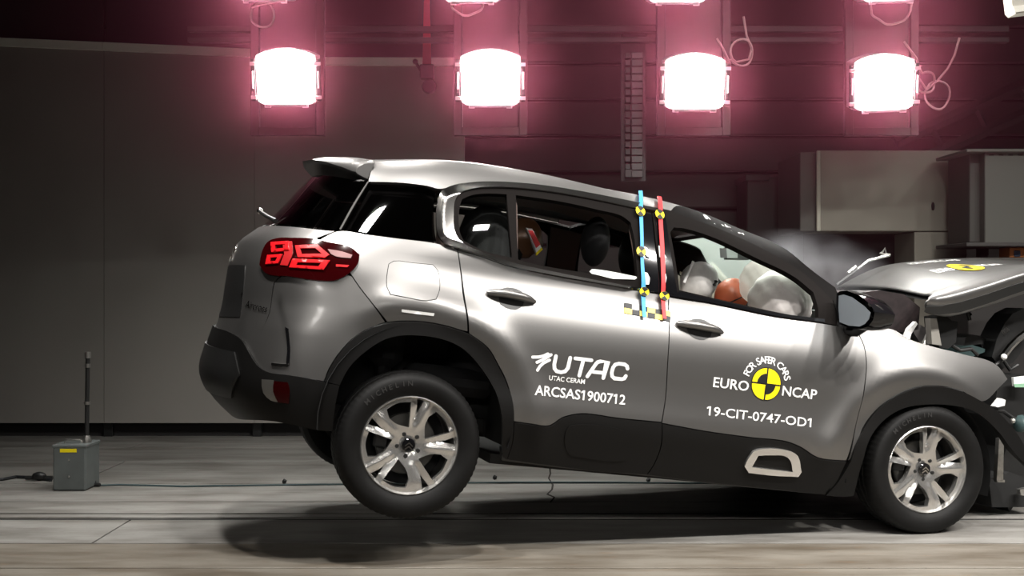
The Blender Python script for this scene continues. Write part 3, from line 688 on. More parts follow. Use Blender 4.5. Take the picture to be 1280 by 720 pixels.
MB().tube([wp0, wp1, wp2], .009, n=8).build('rear_wiper', M['plastic'], car)
MB().ball(wp0, .015, 2).build('wiper_cap', M['chrome'], car)
# side of the roof
cant = [(-0.4152, 1.6239), (-0.0917, 1.6566), (0.0653, 1.6773), (0.2255, 1.6866), (0.3893, 1.6863), (0.5574, 1.6831), (0.7287, 1.6717), (0.9043, 1.6588), (1.0876, 1.6539), (1.231, 1.647), (1.4353, 1.6285), (1.7529, 1.5642), (1.7078, 1.5189), (1.5846, 1.5529), (1.4083, 1.582), (1.262, 1.5935), (1.2142, 1.5946), (1.0658, 1.5971), (0.7815, 1.6082), (0.5451, 1.6091), (0.3114, 1.5915), (0.1452, 1.5618), (0.0661, 1.5334), (0.0114, 1.5171), (-0.0394, 1.5241), (-0.3978, 1.5072)]
cant_p = panel('roof_side', cant, P, car, res=.025, thick=.02)
TOPX = [(-0.4152, 1.6239), (-0.0917, 1.6566), (0.0653, 1.6773), (0.2255, 1.6866), (0.3893, 1.6863), (0.5574, 1.6831), (0.7287, 1.6717), (0.9043, 1.6588), (1.0876, 1.6539), (1.231, 1.647), (1.4353, 1.6285), (1.7529, 1.5642)]
# roof skin from edge to edge
rows = []
for (s, z) in TOPX:
    p = surf(s, z); y0 = -p[1]; x = p[0]; row = []
    for i in range(17):
        a = -1+2*i/16; row.append((x, a*y0, z+.040*(1-abs(a)**2.6)-.002))
    rows.append(row)
vs = [p for r in rows for p in r]; fs = [(i*17+j, i*17+j+1, (i+1)*17+j+1, (i+1)*17+j) for i in range(len(rows)-1) for j in range(16)]
MB().add(vs, fs).build('roof', P, car)
for u in (664, 672, 776, 788):
    pass
# black A-pillar and screen
apil = [(1.4353, 1.6285), (1.7615, 1.5707), (1.9497, 1.5285), (2.0896, 1.4189), (2.2445, 1.321), (2.2444, 1.2394), (2.1813, 1.1226), (2.1887, 1.2411), (2.0579, 1.3619), (1.8442, 1.4571), (1.5744, 1.531), (1.3349, 1.5722), (1.2352, 1.5804), (1.3, 1.6315)]
apillar = panel('front_pillar', apil, M['pillar'], car, off=.001, thick=.02, res=.03)
APX = [surf(*q) for q in [(1.7571, 1.5674), (1.9446, 1.5252), (2.0887, 1.4166), (2.2387, 1.3203)]]
rows = []
for k, p in enumerate(APX):
    y0 = -p[1]-.01; row = []
    for i in range(17):
        a = -1+2*i/16; b = 1-a*a; row.append((p[0]+(.10+.10*k/3)*b, a*y0, p[2]+.035*b-.006))
    rows.append(row)
vs = [p for r in rows for p in r]; fs = [(i*17+j, i*17+j+1, (i+1)*17+j+1, (i+1)*17+j) for i in range(3) for j in range(16)]
MB().add(vs, fs).build('windscreen', M['wind'], car)
MB().tube([(p[0], p[1]+.012, p[2]-.004) for p in rows[0]], .018, n=6).build('screen_header', M['seal'], car)
# windows of the rear quarter
QW = [(-0.3949, 1.501), (-0.1752, 1.511), (-0.0393, 1.52), (-0, 1.5011), (-0.0056, 1.4111), (-0.0006, 1.3201), (0.0118, 1.255), (-0.0885, 1.2529), (-0.2029, 1.2527), (-0.3432, 1.2542), (-0.4716, 1.2541), (-0.4413, 1.3703)]
QP = np.array([surf(*q) for q in QW]); QA = np.linalg.lstsq(QP, np.ones(len(QP)), rcond=None)[0]
def flat_glass(s, z):           # the pane is flatter than the skin round it
    p = np.array(surf(s, z)); n = np.array(normal(s, z)); return .25*float((1-QA@p)/(QA@n))
panel('quarter_window', QW, M['privacy'], car, off=-.003, thick=.012, dome=flat_glass)
panel('quarter_window_lining', QW, M['dark'], car, off=-.05, thick=.0)
# chrome surround
CH_O = np.array(smooth_loop([(1.0655, 1.5949), (0.7813, 1.606), (0.5449, 1.607), (0.3113, 1.5894), (0.1452, 1.5576), (0.0661, 1.5292), (0.0235, 1.4963), (0.0053, 1.4368), (0.0022, 1.3483), (0.0146, 1.2789), (0.0432, 1.2476), (0.1145, 1.2301), (0.2264, 1.2121), (0.3651, 1.1858), (0.571, 1.1699), (0.8054, 1.1608), (1.0622, 1.1516)], .012)[:-42])
def seg_dist(A, x, y):
    d = A[1:]-A[:-1]; q = np.array((x, y))-A[:-1]; t = np.clip((q*d).sum(1)/((d*d).sum(1)+1e-12), 0, 1)
    return float(np.min(np.hypot(*(q-d*t[:, None]).T)))
def chrome_dome(s, z): return .018-.5*min(.034, seg_dist(CH_O, s, z))
chrome_o = '798,256.5 734,243.5 679,234.5 623,230 582,231.5 562,235.5 551,242 546,256 544.5,278 547,296 554,305 572,312 600,320.5 634,332 684,343 740,353 800,363.5'
chrome_i = '800,360.5 740,349.5 684,338.5 636,327.5 604,316.5 574,300 568,288 567,268 569,250 576,241.5 592,236.5 623,235 679,239.5 734,248.5 798,262'
panel('chrome_surround', [(1.0655, 1.5949), (0.7813, 1.606), (0.5449, 1.607), (0.3113, 1.5894), (0.1452, 1.5576), (0.0661, 1.5292), (0.0235, 1.4963), (0.0053, 1.4368), (0.0022, 1.3483), (0.0146, 1.2789), (0.0432, 1.2476), (0.1145, 1.2301), (0.2264, 1.2121), (0.3651, 1.1858), (0.571, 1.1699), (0.8054, 1.1608), (1.0622, 1.1516), (1.0611, 1.1636), (0.8041, 1.1745), (0.5692, 1.1874), (0.3716, 1.2043), (0.2414, 1.2298), (0.1202, 1.2779), (0.0949, 1.3217), (0.0884, 1.4005), (0.0946, 1.4741), (0.1216, 1.5128), (0.1851, 1.5429), (0.3107, 1.5683), (0.5438, 1.5856), (0.7796, 1.5843), (1.0624, 1.5706)], M['chrome'], car, off=.004, thick=.014, res=.010, gap=0, dome=chrome_dome)
# doors
rd = sub('rear_door', car); rdm = sub('rear_door', car); fd = sub('front_door', car); fdm = sub('front_door', car)
RD, FD = (rd, rdm), (fd, fdm)
panel('door_skin', [(0.1145, 1.2301), (0.2264, 1.2121), (0.3651, 1.1858), (0.571, 1.1699), (0.8054, 1.1608), (1.0622, 1.1516), (1.2191, 1.1452), (1.2157, 1.0365), (1.2131, 0.8386), (1.2246, 0.6414), (1.2146, 0.5187), (0.9611, 0.5177), (0.869, 0.5223), (0.7949, 0.5208), (0.6999, 0.4923), (0.6376, 0.4487), (0.5444, 0.4477), (0.4615, 0.4492), (0.4469, 0.5208), (0.4026, 0.6339), (0.3486, 0.712), (0.2907, 0.7819), (0.1901, 0.8384), (0.163, 0.9749), (0.1429, 1.106)], P, RD)
panel('lower_cladding', [(0.4615, 0.4492), (0.5444, 0.4477), (0.6376, 0.4487), (0.6999, 0.4923), (0.7949, 0.5208), (0.869, 0.5223), (0.9611, 0.5177), (1.2146, 0.5187), (1.2324, 0.391), (1.2212, 0.3066), (1.1983, 0.2499), (0.911, 0.2449), (0.7725, 0.249), (0.4676, 0.2619), (0.4763, 0.3472)], M['clad'], RD, off=.006, thick=.014)
panel('cladding_panel', [(0.7231, 0.4316), (0.7379, 0.4608), (0.7814, 0.4709), (0.9589, 0.4743), (1.011, 0.4635), (1.0391, 0.43), (1.0771, 0.3183), (1.0213, 0.3049), (0.7776, 0.3111), (0.7447, 0.3446)], M['clad'], RD, off=.011, thick=.006)
rear_q = [(0.1188, 1.4452), (0.13, 1.4834), (0.1774, 1.5108), (0.2576, 1.5311), (0.3514, 1.5412), (0.3698, 1.3527), (0.3865, 1.2279), (0.2408, 1.2435), (0.1439, 1.2772), (0.1226, 1.3177)]
rear_g = [(0.4008, 1.5446), (0.6313, 1.5466), (0.8462, 1.5332), (0.9642, 1.5216), (1.0115, 1.4949), (1.0294, 1.4057), (1.0359, 1.3039), (1.0446, 1.2158), (1.0151, 1.1979), (0.8016, 1.2041), (0.5676, 1.2089), (0.4194, 1.2206), (0.4064, 1.3579)]
panel('window_frame', [(0.0946, 1.4741), (0.1216, 1.5128), (0.1851, 1.5429), (0.3107, 1.5683), (0.5438, 1.5856), (0.7796, 1.5843), (1.0624, 1.5706), (1.1347, 1.5646), (1.1434, 1.3804), (1.1752, 1.1478), (1.0611, 1.1636), (0.8041, 1.1745), (0.5692, 1.1874), (0.3716, 1.2043), (0.2414, 1.2298), (0.1202, 1.2779), (0.0949, 1.3217), (0.0884, 1.4005)], M['seal'], RD, holes=[rear_q, rear_g], off=.0, thick=.03, res=.02, gap=.001)
panel('quarter_light', rear_q, M['glass'], RD, off=-.012, thick=0)
panel('door_glass', [(0.4286, 1.2021), (0.4193, 1.2225), (0.5671, 1.2187), (0.801, 1.218), (1.0446, 1.2198), (1.0452, 1.1998), (1.0151, 1.1979), (0.8016, 1.2041), (0.5676, 1.2089)], M['glass'], RD, off=-.016, thick=0)     # lowered: only its top shows
panel('pillar_cover', [(1.0563, 1.5568), (1.1335, 1.5558), (1.1434, 1.3804), (1.1749, 1.1518), (1.088, 1.1529), (1.058, 1.3274)], M['gloss'], RD, off=.004, thick=.006)
panel('door_skin', [(1.2193, 1.1412), (1.4677, 1.1335), (1.8083, 1.1115), (2.1033, 1.1114), (2.2845, 1.1055), (2.3215, 1.0433), (2.3324, 0.9415), (2.3149, 0.7918), (2.2943, 0.5935), (2.2708, 0.42), (2.1784, 0.4179), (2.097, 0.4225), (1.9933, 0.4668), (1.9074, 0.4877), (1.7085, 0.4896), (1.4509, 0.4976), (1.2151, 0.5148), (1.2246, 0.6414), (1.2131, 0.8386), (1.2157, 1.0365)], P, FD)
panel('lower_cladding', [(1.2151, 0.5148), (1.4509, 0.4976), (1.7085, 0.4896), (1.9074, 0.4877), (1.9933, 0.4668), (2.097, 0.4225), (2.1784, 0.418), (2.2708, 0.42), (2.2472, 0.2953), (2.2093, 0.2298), (1.832, 0.2349), (1.6188, 0.238), (1.4096, 0.2411), (1.1983, 0.2499), (1.2212, 0.3066), (1.2324, 0.3909)], M['clad'], FD, off=.006, thick=.014)
ring_in = [(1.7427, 0.3457), (1.7587, 0.4091), (1.8283, 0.4177), (1.9097, 0.4189), (1.9436, 0.3985), (1.9763, 0.341)]
panel('bump_ring', [(1.7021, 0.3462), (1.7079, 0.3852), (1.7263, 0.4272), (1.7586, 0.4408), (1.9249, 0.4458), (1.9757, 0.4272), (2.0254, 0.3455), (2.0155, 0.3186), (1.8752, 0.3126), (1.7339, 0.315)], M['alloy'], FD, holes=[ring_in], off=.020, thick=.016, res=.015, gap=0)
panel('bump_pad', ring_in, M['clad'], FD, off=.010, thick=0, gap=-.002)
front_g = [(1.2333, 1.4728), (1.2568, 1.5018), (1.3231, 1.5053), (1.4944, 1.4815), (1.7456, 1.4102), (1.9843, 1.3348), (2.0732, 1.2692), (2.0734, 1.2017), (2.0695, 1.1261), (1.8098, 1.1384), (1.4661, 1.166), (1.2732, 1.1825)]
panel('window_frame', [(1.1388, 1.5609), (1.2137, 1.5923), (1.3354, 1.5745), (1.5753, 1.5334), (1.8451, 1.4594), (2.0588, 1.3642), (2.1854, 1.2449), (2.1793, 1.1099), (2.1033, 1.1114), (1.8083, 1.1115), (1.4677, 1.1335), (1.2194, 1.1412), (1.1796, 1.1484), (1.1479, 1.381)], M['seal'], FD, holes=[front_g], off=.004, thick=.03, res=.02, gap=.001)
panel('pillar_cover', [(1.147, 1.5536), (1.2157, 1.547), (1.2231, 1.4334), (1.26, 1.1828), (1.2714, 1.1518), (1.1879, 1.1534), (1.1569, 1.3823)], M['gloss'], FD, off=.006, thick=.006)
panel('belt_strip', [(1.2191, 1.1452), (1.4677, 1.1376), (1.8086, 1.1156), (2.1039, 1.1156), (2.1059, 1.1325), (1.8096, 1.1322), (1.4666, 1.1579), (1.2693, 1.1759), (1.2616, 1.1628)], M['gloss'], FD, off=.008, thick=.008, gap=0)
def handle(pr, path, recess):
    for j, par in enumerate(pr):
        pts = []
        for i, (s, z) in enumerate(path):
            p = surf(s, z); nn = normal(s, z); o = (.006, .020, .032, .036, .034, .024, .008)[i]; q = [p[k]+o*nn[k] for k in range(3)]
            if j: q[1] = -q[1]
            pts.append(q)
        MB().tube(pts, .02, n=12, taper=[.013, .019, .021, .021, .020, .017, .010]).build('door_handle', P, par)
    panel('handle_recess', recess, M['plastic'], pr, off=.002, thick=.0, gap=0)
handle(RD, [(0.2716, 1.0397), (0.3037, 1.038), (0.3477, 1.0359), (0.396, 1.0323), (0.4443, 1.0286), (0.4767, 1.0269), (0.5091, 1.0232)], [(0.3357, 1.0652), (0.3678, 1.079), (0.4163, 1.0793), (0.4487, 1.0679), (0.4606, 1.0423), (0.4482, 0.9983), (0.4162, 0.9791), (0.368, 0.9808), (0.3358, 0.996), (0.3277, 1.0333)])
handle(FD, [(1.2573, 1.0097), (1.2876, 1.0073), (1.3354, 1.003), (1.3878, 0.9991), (1.4362, 0.9968), (1.4715, 0.9949), (1.5024, 0.9925)], [(1.3246, 1.0335), (1.3565, 1.0473), (1.4095, 1.0476), (1.4394, 1.0351), (1.4504, 1.0084), (1.439, 0.9672), (1.4032, 0.9472), (1.355, 0.9497), (1.3205, 0.9655), (1.3087, 0.9959)])
# front wing
wing = [(2.2895, 1.1061), (2.4058, 1.1216), (2.5246, 1.1331), (2.631, 1.0904), (2.7758, 1.0683), (2.9646, 1.0503), (3.1974, 1.0143), (3.265, 0.9435), (3.1983, 0.8898), (3.1309, 0.8324), (3.0687, 0.8061), (2.917, 0.8514), (2.7781, 0.8608), (2.6384, 0.8403), (2.5269, 0.7867), (2.4287, 0.7139), (2.3398, 0.5932), (2.2979, 0.4398), (2.28, 0.4209), (2.2944, 0.5935), (2.3149, 0.7918), (2.3324, 0.9415), (2.3215, 1.0433)]
panel('front_wing', wing, P, car)
panel('front_arch_cladding', [(2.286, 0.4171), (2.2932, 0.4817), (2.3398, 0.5932), (2.4287, 0.7139), (2.5269, 0.7867), (2.6384, 0.8403), (2.7781, 0.8608), (2.917, 0.8514), (3.0687, 0.8061), (3.224, 0.7361), (3.3476, 0.6532), (3.4264, 0.5542), (3.4362, 0.48), (3.2888, 0.568), (3.1576, 0.6791), (3.0231, 0.7487), (2.89, 0.7641), (2.7133, 0.754), (2.5663, 0.7188), (2.4519, 0.6409), (2.373, 0.5262), (2.3602, 0.4237), (2.3679, 0.2923), (2.373, 0.2391), (2.3048, 0.2289), (2.2093, 0.2298), (2.2472, 0.2953)], M['clad'], car, off=.012, thick=.03)
panel('rear_arch_cladding', [(-0.4472, 0.5403), (-0.4311, 0.6051), (-0.3938, 0.6834), (-0.3304, 0.7649), (-0.2454, 0.8235), (-0.1379, 0.8571), (-0.0187, 0.8678), (0.0883, 0.8601), (0.1389, 0.8512), (0.1901, 0.8384), (0.2907, 0.7819), (0.3486, 0.712), (0.4026, 0.6339), (0.4469, 0.5208), (0.4615, 0.4492), (0.4763, 0.3472), (0.4676, 0.2619), (0.4403, 0.2755), (0.4184, 0.3736), (0.3944, 0.4697), (0.3497, 0.579), (0.2671, 0.6837), (0.1794, 0.7573), (0.0982, 0.7895), (-0.044, 0.7991), (-0.1795, 0.7718), (-0.2779, 0.697), (-0.3443, 0.6115), (-0.3741, 0.5303)], M['clad'], car, off=.012, thick=.03)
bb = [(-0.3746, 0.534), (-0.3803, 0.4439), (-0.3766, 0.3192)]
bt = [(-0.4472, 0.5403), (-0.5237, 0.5499), (-0.6243, 0.5531), (-0.7347, 0.5552), (-0.7954, 0.5784), (-0.8671, 0.6309), (-0.9456, 0.6803)]
bumper = panel('rear_bumper', full([mid(.715)]+bt[::-1]+bb+[(-0.4491, 0.3164), (-0.5811, 0.3261), (-0.7167, 0.3339)]+[(X0(.30)-.75, .30), mid(.29)]), M['clad'], car, mirror=False, off=.016, thick=.03)[0]
panel('bumper_insert', full([mid(.62), (mid(.62)[0]+.42, .62), (mid(.5)[0]+.50, .52), (mid(.44)[0]+.42, .41), mid(.40)]), M['plastic'], bumper, mirror=False, off=.024, thick=.008)
panel('reflector', [(-0.6799, 0.5168), (-0.6129, 0.5191), (-0.5981, 0.4893), (-0.5995, 0.4266), (-0.6555, 0.4275), (-0.6788, 0.4724)], M['lens'], (bumper, bumper), off=.024, thick=.006, gap=0)
panel('reflector_bezel', [(-0.7475, 0.5163), (-0.6849, 0.5199), (-0.6788, 0.4724), (-0.66, 0.427), (-0.6957, 0.4302), (-0.7334, 0.4587)], M['steel'], (bumper, bumper), off=.021, thick=.004, gap=0)
panel('corner_vent', [(-0.6946, 0.7658), (-0.6741, 0.7604), (-0.6361, 0.656), (-0.6275, 0.5937), (-0.6429, 0.5956), (-0.6561, 0.6725)], M['gloss'], bumper_cover, off=.006, thick=.006, gap=0)
panel('vent_trim', [(-0.7203, 0.585), (-0.6412, 0.5884), (-0.6271, 0.5919), (-0.6316, 0.6025), (-0.6479, 0.5988), (-0.7233, 0.5959)], M['chrome'], bumper_cover, off=.007, thick=.005, gap=0)
# tail lights
tl = [(-0.9025, 1.0377), (-0.8978, 1.1042), (-0.8752, 1.1451), (-0.8364, 1.1634), (-0.7145, 1.1755), (-0.5989, 1.1816), (-0.4932, 1.1728), (-0.4014, 1.1662), (-0.3518, 1.136), (-0.3566, 1.0935), (-0.3911, 1.0476), (-0.4541, 1.0064), (-0.5352, 0.9954), (-0.6931, 0.9984), (-0.8525, 1.0028)]
light = panel('tail_light', tl, M['lens'], car, off=.016, thick=.022, res=.02, gap=0)
for o_, i_ in (([(-0.8428, 1.1427), (-0.7299, 1.154), (-0.7133, 1.1122), (-0.8225, 1.0965)], [(-0.8093, 1.1326), (-0.7454, 1.1389), (-0.7383, 1.1218), (-0.801, 1.1135)]), ([(-0.684, 1.1379), (-0.5623, 1.1534), (-0.4967, 1.1143), (-0.5199, 1.0965), (-0.6603, 1.086)], [(-0.6527, 1.127), (-0.5722, 1.1368), (-0.5344, 1.1139), (-0.6393, 1.1014)]),
               ([(-0.8477, 1.0814), (-0.7504, 1.0919), (-0.7687, 1.0503), (-0.8507, 1.0407)], [(-0.8218, 1.0713), (-0.7787, 1.0763), (-0.786, 1.0585), (-0.8239, 1.0539)]), ([(-0.6872, 1.076), (-0.4901, 1.0885), (-0.5186, 1.0438), (-0.7013, 1.0369)], [(-0.6568, 1.0635), (-0.534, 1.0722), (-0.5449, 1.0559), (-0.6644, 1.0496)])):
    panel('lamp_element', o_, M['lens2'], light, holes=[i_], off=.024, thick=.006, res=.01, gap=0, corner=25)
panel('lamp_bar', [(-0.7662, 1.1514), (-0.7098, 1.1556), (-0.6924, 1.1062), (-0.7118, 1.0435), (-0.7573, 1.0436), (-0.7406, 1.0946)], mat('lamp_bar_red', (.42, .012, .015), .3), light, off=.021, thick=.004, gap=0)
panel('lamp_bar', [(-0.4603, 1.0749), (-0.3976, 1.0788), (-0.4045, 1.0685), (-0.4594, 1.0656)], M['lens2'], light, off=.021, thick=.004, gap=0)
panel('lamp_bar', [(-0.5081, 1.1399), (-0.4339, 1.137), (-0.3858, 1.1277), (-0.3924, 1.1117), (-0.4636, 1.1106), (-0.4889, 1.119)], mat('pale_reflector', (.75, .45, .45), .1, .6), light, off=.021, thick=.004, gap=0)
# fuel flap
flap = [(-0.2173, 1.0588), (-0.211, 1.1166), (-0.1891, 1.133), (-0.1012, 1.1371), (-0.0006, 1.1409), (0.0242, 1.1173), (0.036, 1.0271), (0.0178, 0.9795), (-0.0281, 0.9663), (-0.1227, 0.9695), (-0.1972, 0.975), (-0.2149, 1.0101)]
panel('flap_gap', flap, M['dark'], quarter_p[0], mirror=False, off=.0006, thick=0, gap=-.0015)
panel('fuel_flap', flap, P, quarter_p[0], mirror=False, off=.0016, thick=.002, gap=.0015)
panel('white_sticker', [(-0.1394, 0.9132), (0.0155, 0.9136), (0.0138, 0.9002), (-0.1374, 0.9004)], M['white'], quarter_p[0], mirror=False, off=.003, thick=0, gap=0)
# sills and floor pan
panel('sill', [(0.4407, 0.2917), (0.7683, 0.2651), (1.1947, 0.2622), (1.6139, 0.2527), (2.2028, 0.2472), (2.3741, 0.2616), (2.3819, 0.2171), (2.2592, 0.2115), (1.8405, 0.2113), (1.6275, 0.2125), (1.2058, 0.225), (0.779, 0.2245), (0.5029, 0.2324), (0.4537, 0.2361)], M['plastic'], car, off=-.03, thick=.05)
mb = MB(); mb.box((.42, -.72, .22), (2.3, .72, .27)); mb.box((-.75, -.55, .35), (.42, .55, .42)); mb.box((2.2, -.58, .24), (3.15, .58, .40)); mb.build('floor_pan', M['dark'], car, smooth=False)
MB().tube([(-.7, .35, .33), (-.2, .35, .30), (.3, .25, .22), (1.8, .2, .19)], .035).build('exhaust_pipe', M['steel'], car)
MB().tube([(-.03, -.72, .28), (-.03, .72, .28)], .05).build('rear_axle', M['dark'], car)
for sy in (-1, 1): MB().tube([(-.03, sy*.55, .28), (-.12, sy*.55, .55), (-.14, sy*.53, .75)], .04).build('rear_damper', M['plastic'], car)
# wheel housings (the black liner over each wheel)
def liner(cx, cz, r, a0, a1, y0, y1):
    vs = []; fs = []; n = 20
    for i in range(n+1):
        a = math.radians(a0+(a1-a0)*i/n); x, z = cx+r*math.cos(a), cz+r*math.sin(a); vs += [(x, y0, z), (x, y1, z)]
    fs = [(2*i, 2*i+1, 2*i+3, 2*i+2) for i in range(n)]
    fs.append(tuple(2*i+1 for i in range(n+1)))
    o = MB().add(vs, fs).build('wheel_liner', M['dark'], car, fix=False); return o
for sy in (-1, 1):
    liner(0.0, .40, .46, -10, 190, sy*.905, sy*.45); liner(2.73, .38, .44, -10, 190, sy*.885, sy*.45)
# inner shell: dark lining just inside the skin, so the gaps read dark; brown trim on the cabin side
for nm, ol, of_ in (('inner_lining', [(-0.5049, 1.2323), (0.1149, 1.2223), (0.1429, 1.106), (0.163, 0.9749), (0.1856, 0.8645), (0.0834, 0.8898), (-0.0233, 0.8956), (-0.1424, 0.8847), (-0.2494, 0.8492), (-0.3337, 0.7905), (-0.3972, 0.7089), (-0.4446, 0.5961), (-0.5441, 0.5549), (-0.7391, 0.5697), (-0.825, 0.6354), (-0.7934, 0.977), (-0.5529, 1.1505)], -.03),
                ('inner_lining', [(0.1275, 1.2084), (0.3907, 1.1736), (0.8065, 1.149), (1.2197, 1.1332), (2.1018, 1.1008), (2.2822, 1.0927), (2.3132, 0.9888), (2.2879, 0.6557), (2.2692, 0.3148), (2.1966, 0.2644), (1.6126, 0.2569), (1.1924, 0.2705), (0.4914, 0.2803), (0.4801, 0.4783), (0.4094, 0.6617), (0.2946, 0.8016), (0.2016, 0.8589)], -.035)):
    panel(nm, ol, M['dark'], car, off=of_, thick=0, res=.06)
panel('cabin_trim', [(0.1882, 1.1894), (0.3915, 1.1659), (0.8071, 1.1411), (1.2198, 1.1251), (2.0071, 1.098), (2.1002, 0.7185), (1.9897, 0.4623), (1.2115, 0.389), (0.5126, 0.5596), (0.2804, 0.8381)], M['trim'], car, off=-.07, thick=0, res=.08)
for ol in ([(1.0073, 1.5621), (1.1335, 1.5558), (1.2157, 1.547), (1.26, 1.1828), (1.2806, 1.1449), (1.0616, 1.1576), (1.0405, 1.325)], [(0.0116, 1.5028), (0.1056, 1.5248), (0.1124, 1.2768), (0.0667, 1.2469), (0.0114, 1.2628)], [(0.3802, 1.5456), (0.4215, 1.5478), (0.4322, 1.2105), (0.4039, 1.2067)]):
    panel('pillar_trim', ol, M['trim'], car, off=-.045, thick=.0)
MB().add([p for r in [[(x, a*.54, z+.02*(1-a*a)) for a in (-1, -.5, 0, .5, 1)] for x, z in ((-.25, 1.56), (.3, 1.63), (1.0, 1.625), (1.55, 1.55))] for p in r],
         [(i*5+j, i*5+j+1, (i+1)*5+j+1, (i+1)*5+j) for i in range(3) for j in range(4)]).build('headlining', M['trim'], car)

# ------------------------------------------------------------ lettering on the doors
def affine(o, x1, lx, y1, ly):
    ax = ((x1[0]-o[0])/lx, (x1[1]-o[1])/lx); ay = ((y1[0]-o[0])/ly, (y1[1]-o[1])/ly)
    return lambda x, y: (o[0]+ax[0]*x+ay[0]*y, o[1]+ax[1]*x+ay[1]*y)
fr = affine(*[a for a in ([(0.6105, 0.6943)][0], [(1.0185, 0.6949)][0], 98.5, [(0.6101, 0.7884)][0], 24.5)])
U_ = [(5.5, 22.6), (4.7, 12), (5.6, 7), (8.5, 4), (14, 3.2), (19, 5), (21.8, 9.5), (23.2, 22.6)]
strokes('company_lettering', [U_, [(29.5, 22.6), (49.5, 22.6)], [(39.6, 22), (36.8, 1.6)], [(46.8, 1.8), (55.5, 18.6), (57.5, 21.2), (60.5, 22.4), (69.4, 22.6), (66.8, 2)], [(53.5, 8.3), (68, 8.5)],
                        [(95.6, 17.2), (94.6, 20.2), (91.5, 22.2), (84, 22.4), (79.5, 20.5), (77.3, 16.5), (76.4, 10), (77.5, 5.5), (80.5, 3.2), (90, 3.2), (93, 4.4), (94.6, 7.8)]], 4.5, fr, rd)
strokes('company_emblem', [[(-23, 18), (-15.5, 19), (-9.5, 21), (-4.5, 24.2)], [(-17, 12.2), (-11, 15.6), (-6, 19.2), (-.6, 23.6)], [(-15.6, 2.6), (-12.6, 8), (-8.5, 12.5), (-1.8, 16.8)]], 3.7, fr, rd)
lettering('company_subtitle', 'UTAC CERAM', [(0.6117, 0.6637), (0.7953, 0.6635)], rd, .0225, bold=.012)
lettering('test_number', 'ARCSAS1900712', [(0.5398, 0.5875), (1.0134, 0.5857)], rd, .0465, bold=.015)
lettering('programme_lettering', 'EURO', [(1.4704, 0.7215), (1.6667, 0.7198)], fd, .049, bold=.014)
lettering('programme_lettering', 'NCAP', [(1.8565, 0.7182), (2.0541, 0.7171)], fd, .049, bold=.014)
lettering('test_number', '19-CIT-0747-OD1', [(1.4626, 0.5781), (2.0383, 0.5732)], fd, .045, bold=.009)
cc = [(1.7615, 0.7655)][0]; (e0, e1) = [(1.4704, 0.7215), (2.0541, 0.7171)]; L_ = math.hypot(e1[0]-e0[0], e1[1]-e0[1]); ex = ((e1[0]-e0[0])/L_, (e1[1]-e0[1])/L_); ez = (-ex[1], ex[0])
arc_letters('motto_lettering', 'FOR SAFER CARS', cc, ex, ez, .104, math.radians(163), math.radians(17), .036, fd)
R_ = .085
panel('target_rim', disc_loop(cc, ex, ez, R_), M['black'], fd, mirror=False, off=.002, thick=0, gap=0)
for k in range(4):
    a0 = math.pi/2*k+.045; a1 = math.pi/2*(k+1)-.045
    panel('target_quadrant', [q for q in disc_loop((cc[0]+.006*(ex[0]*math.cos(a0+.74)+ez[0]*math.sin(a0+.74)), cc[1]+.006*(ex[1]*math.cos(a0+.74)+ez[1]*math.sin(a0+.74))), ex, ez, R_-.010, math.pi/2*k, math.pi/2*(k+1), 14, True)], M['yellow'], fd, mirror=False, off=.003, thick=0, gap=0)
    if k in (1, 3): panel('target_wedge', disc_loop((cc[0]+.002*(ex[0]*math.cos(a0+.74)), cc[1]+.002*(ez[1]*math.sin(a0+.74))), ex, ez, R_*.60, math.pi/2*k, math.pi/2*(k+1), 12, True), M['black'], fd, mirror=False, off=.004, thick=0, gap=0)
# chequered scale strip over the door gap
(c00, c10, c01, c11) = [(0.9772, 1.081), (1.2266, 1.0677), (0.9747, 1.0293), (1.2207, 1.0153)]
def bil(a, b): return tuple((c00[i]*(1-a)+c10[i]*a)*(1-b)+(c01[i]*(1-a)+c11[i]*a)*b for i in range(2))
for r in range(2):
    for c_ in range(6):
        blk = (c_+r) % 2 == 0
        if c_ == 1 and r == 0: continue
        panel('scale_square', [bil(c_/6, (r+1)/2), bil((c_+1)/6, (r+1)/2), bil((c_+1)/6, r/2), bil(c_/6, r/2)], M['black'] if blk else mat('pale_yellow', (.92, .74, .16), .5), rd, mirror=False, off=.004, thick=0, gap=0)
# measuring tapes
tape_b = panel('blue_tape', [(1.0732, 1.6606), (1.0578, 1.5699), (1.0538, 1.4092), (1.0532, 1.2859), (1.0609, 1.1655), (1.0656, 1.0146), (1.0848, 1.0149), (1.083, 1.1603), (1.0706, 1.2882), (1.0715, 1.4117), (1.0786, 1.5732), (1.0962, 1.6646)], M['blue'], car, mirror=False, off=.020, thick=.004, gap=0)[0]
tape_r = panel('red_tape', [(1.1789, 1.647), (1.1626, 1.5303), (1.1614, 1.3829), (1.1643, 1.2396), (1.1734, 1.0196), (1.1928, 1.0199), (1.1864, 1.2425), (1.184, 1.386), (1.186, 1.5338), (1.2034, 1.6467)], M['red'], car, mirror=False, off=.022, thick=.004, gap=0)[0]
for tp, pxs in ((tape_b, [(1.06, 1.5488), (1.0539, 1.3412), (1.0756, 1.1453)]), (tape_r, [(1.1694, 1.5484), (1.1846, 1.1369)])):
    for c_ in pxs:
        panel('target_mark', disc_loop(c_, ex, ez, .026, n=14), M['yellow'], tp, mirror=False, off=.026, thick=.001, gap=0)
        for k in (0, 2): panel('target_wedge', disc_loop(c_, ex, ez, .025, .7+math.pi/2*k, .7+math.pi/2*(k+1), 6, True), M['black'], tp, mirror=False, off=.028, thick=0, gap=0)
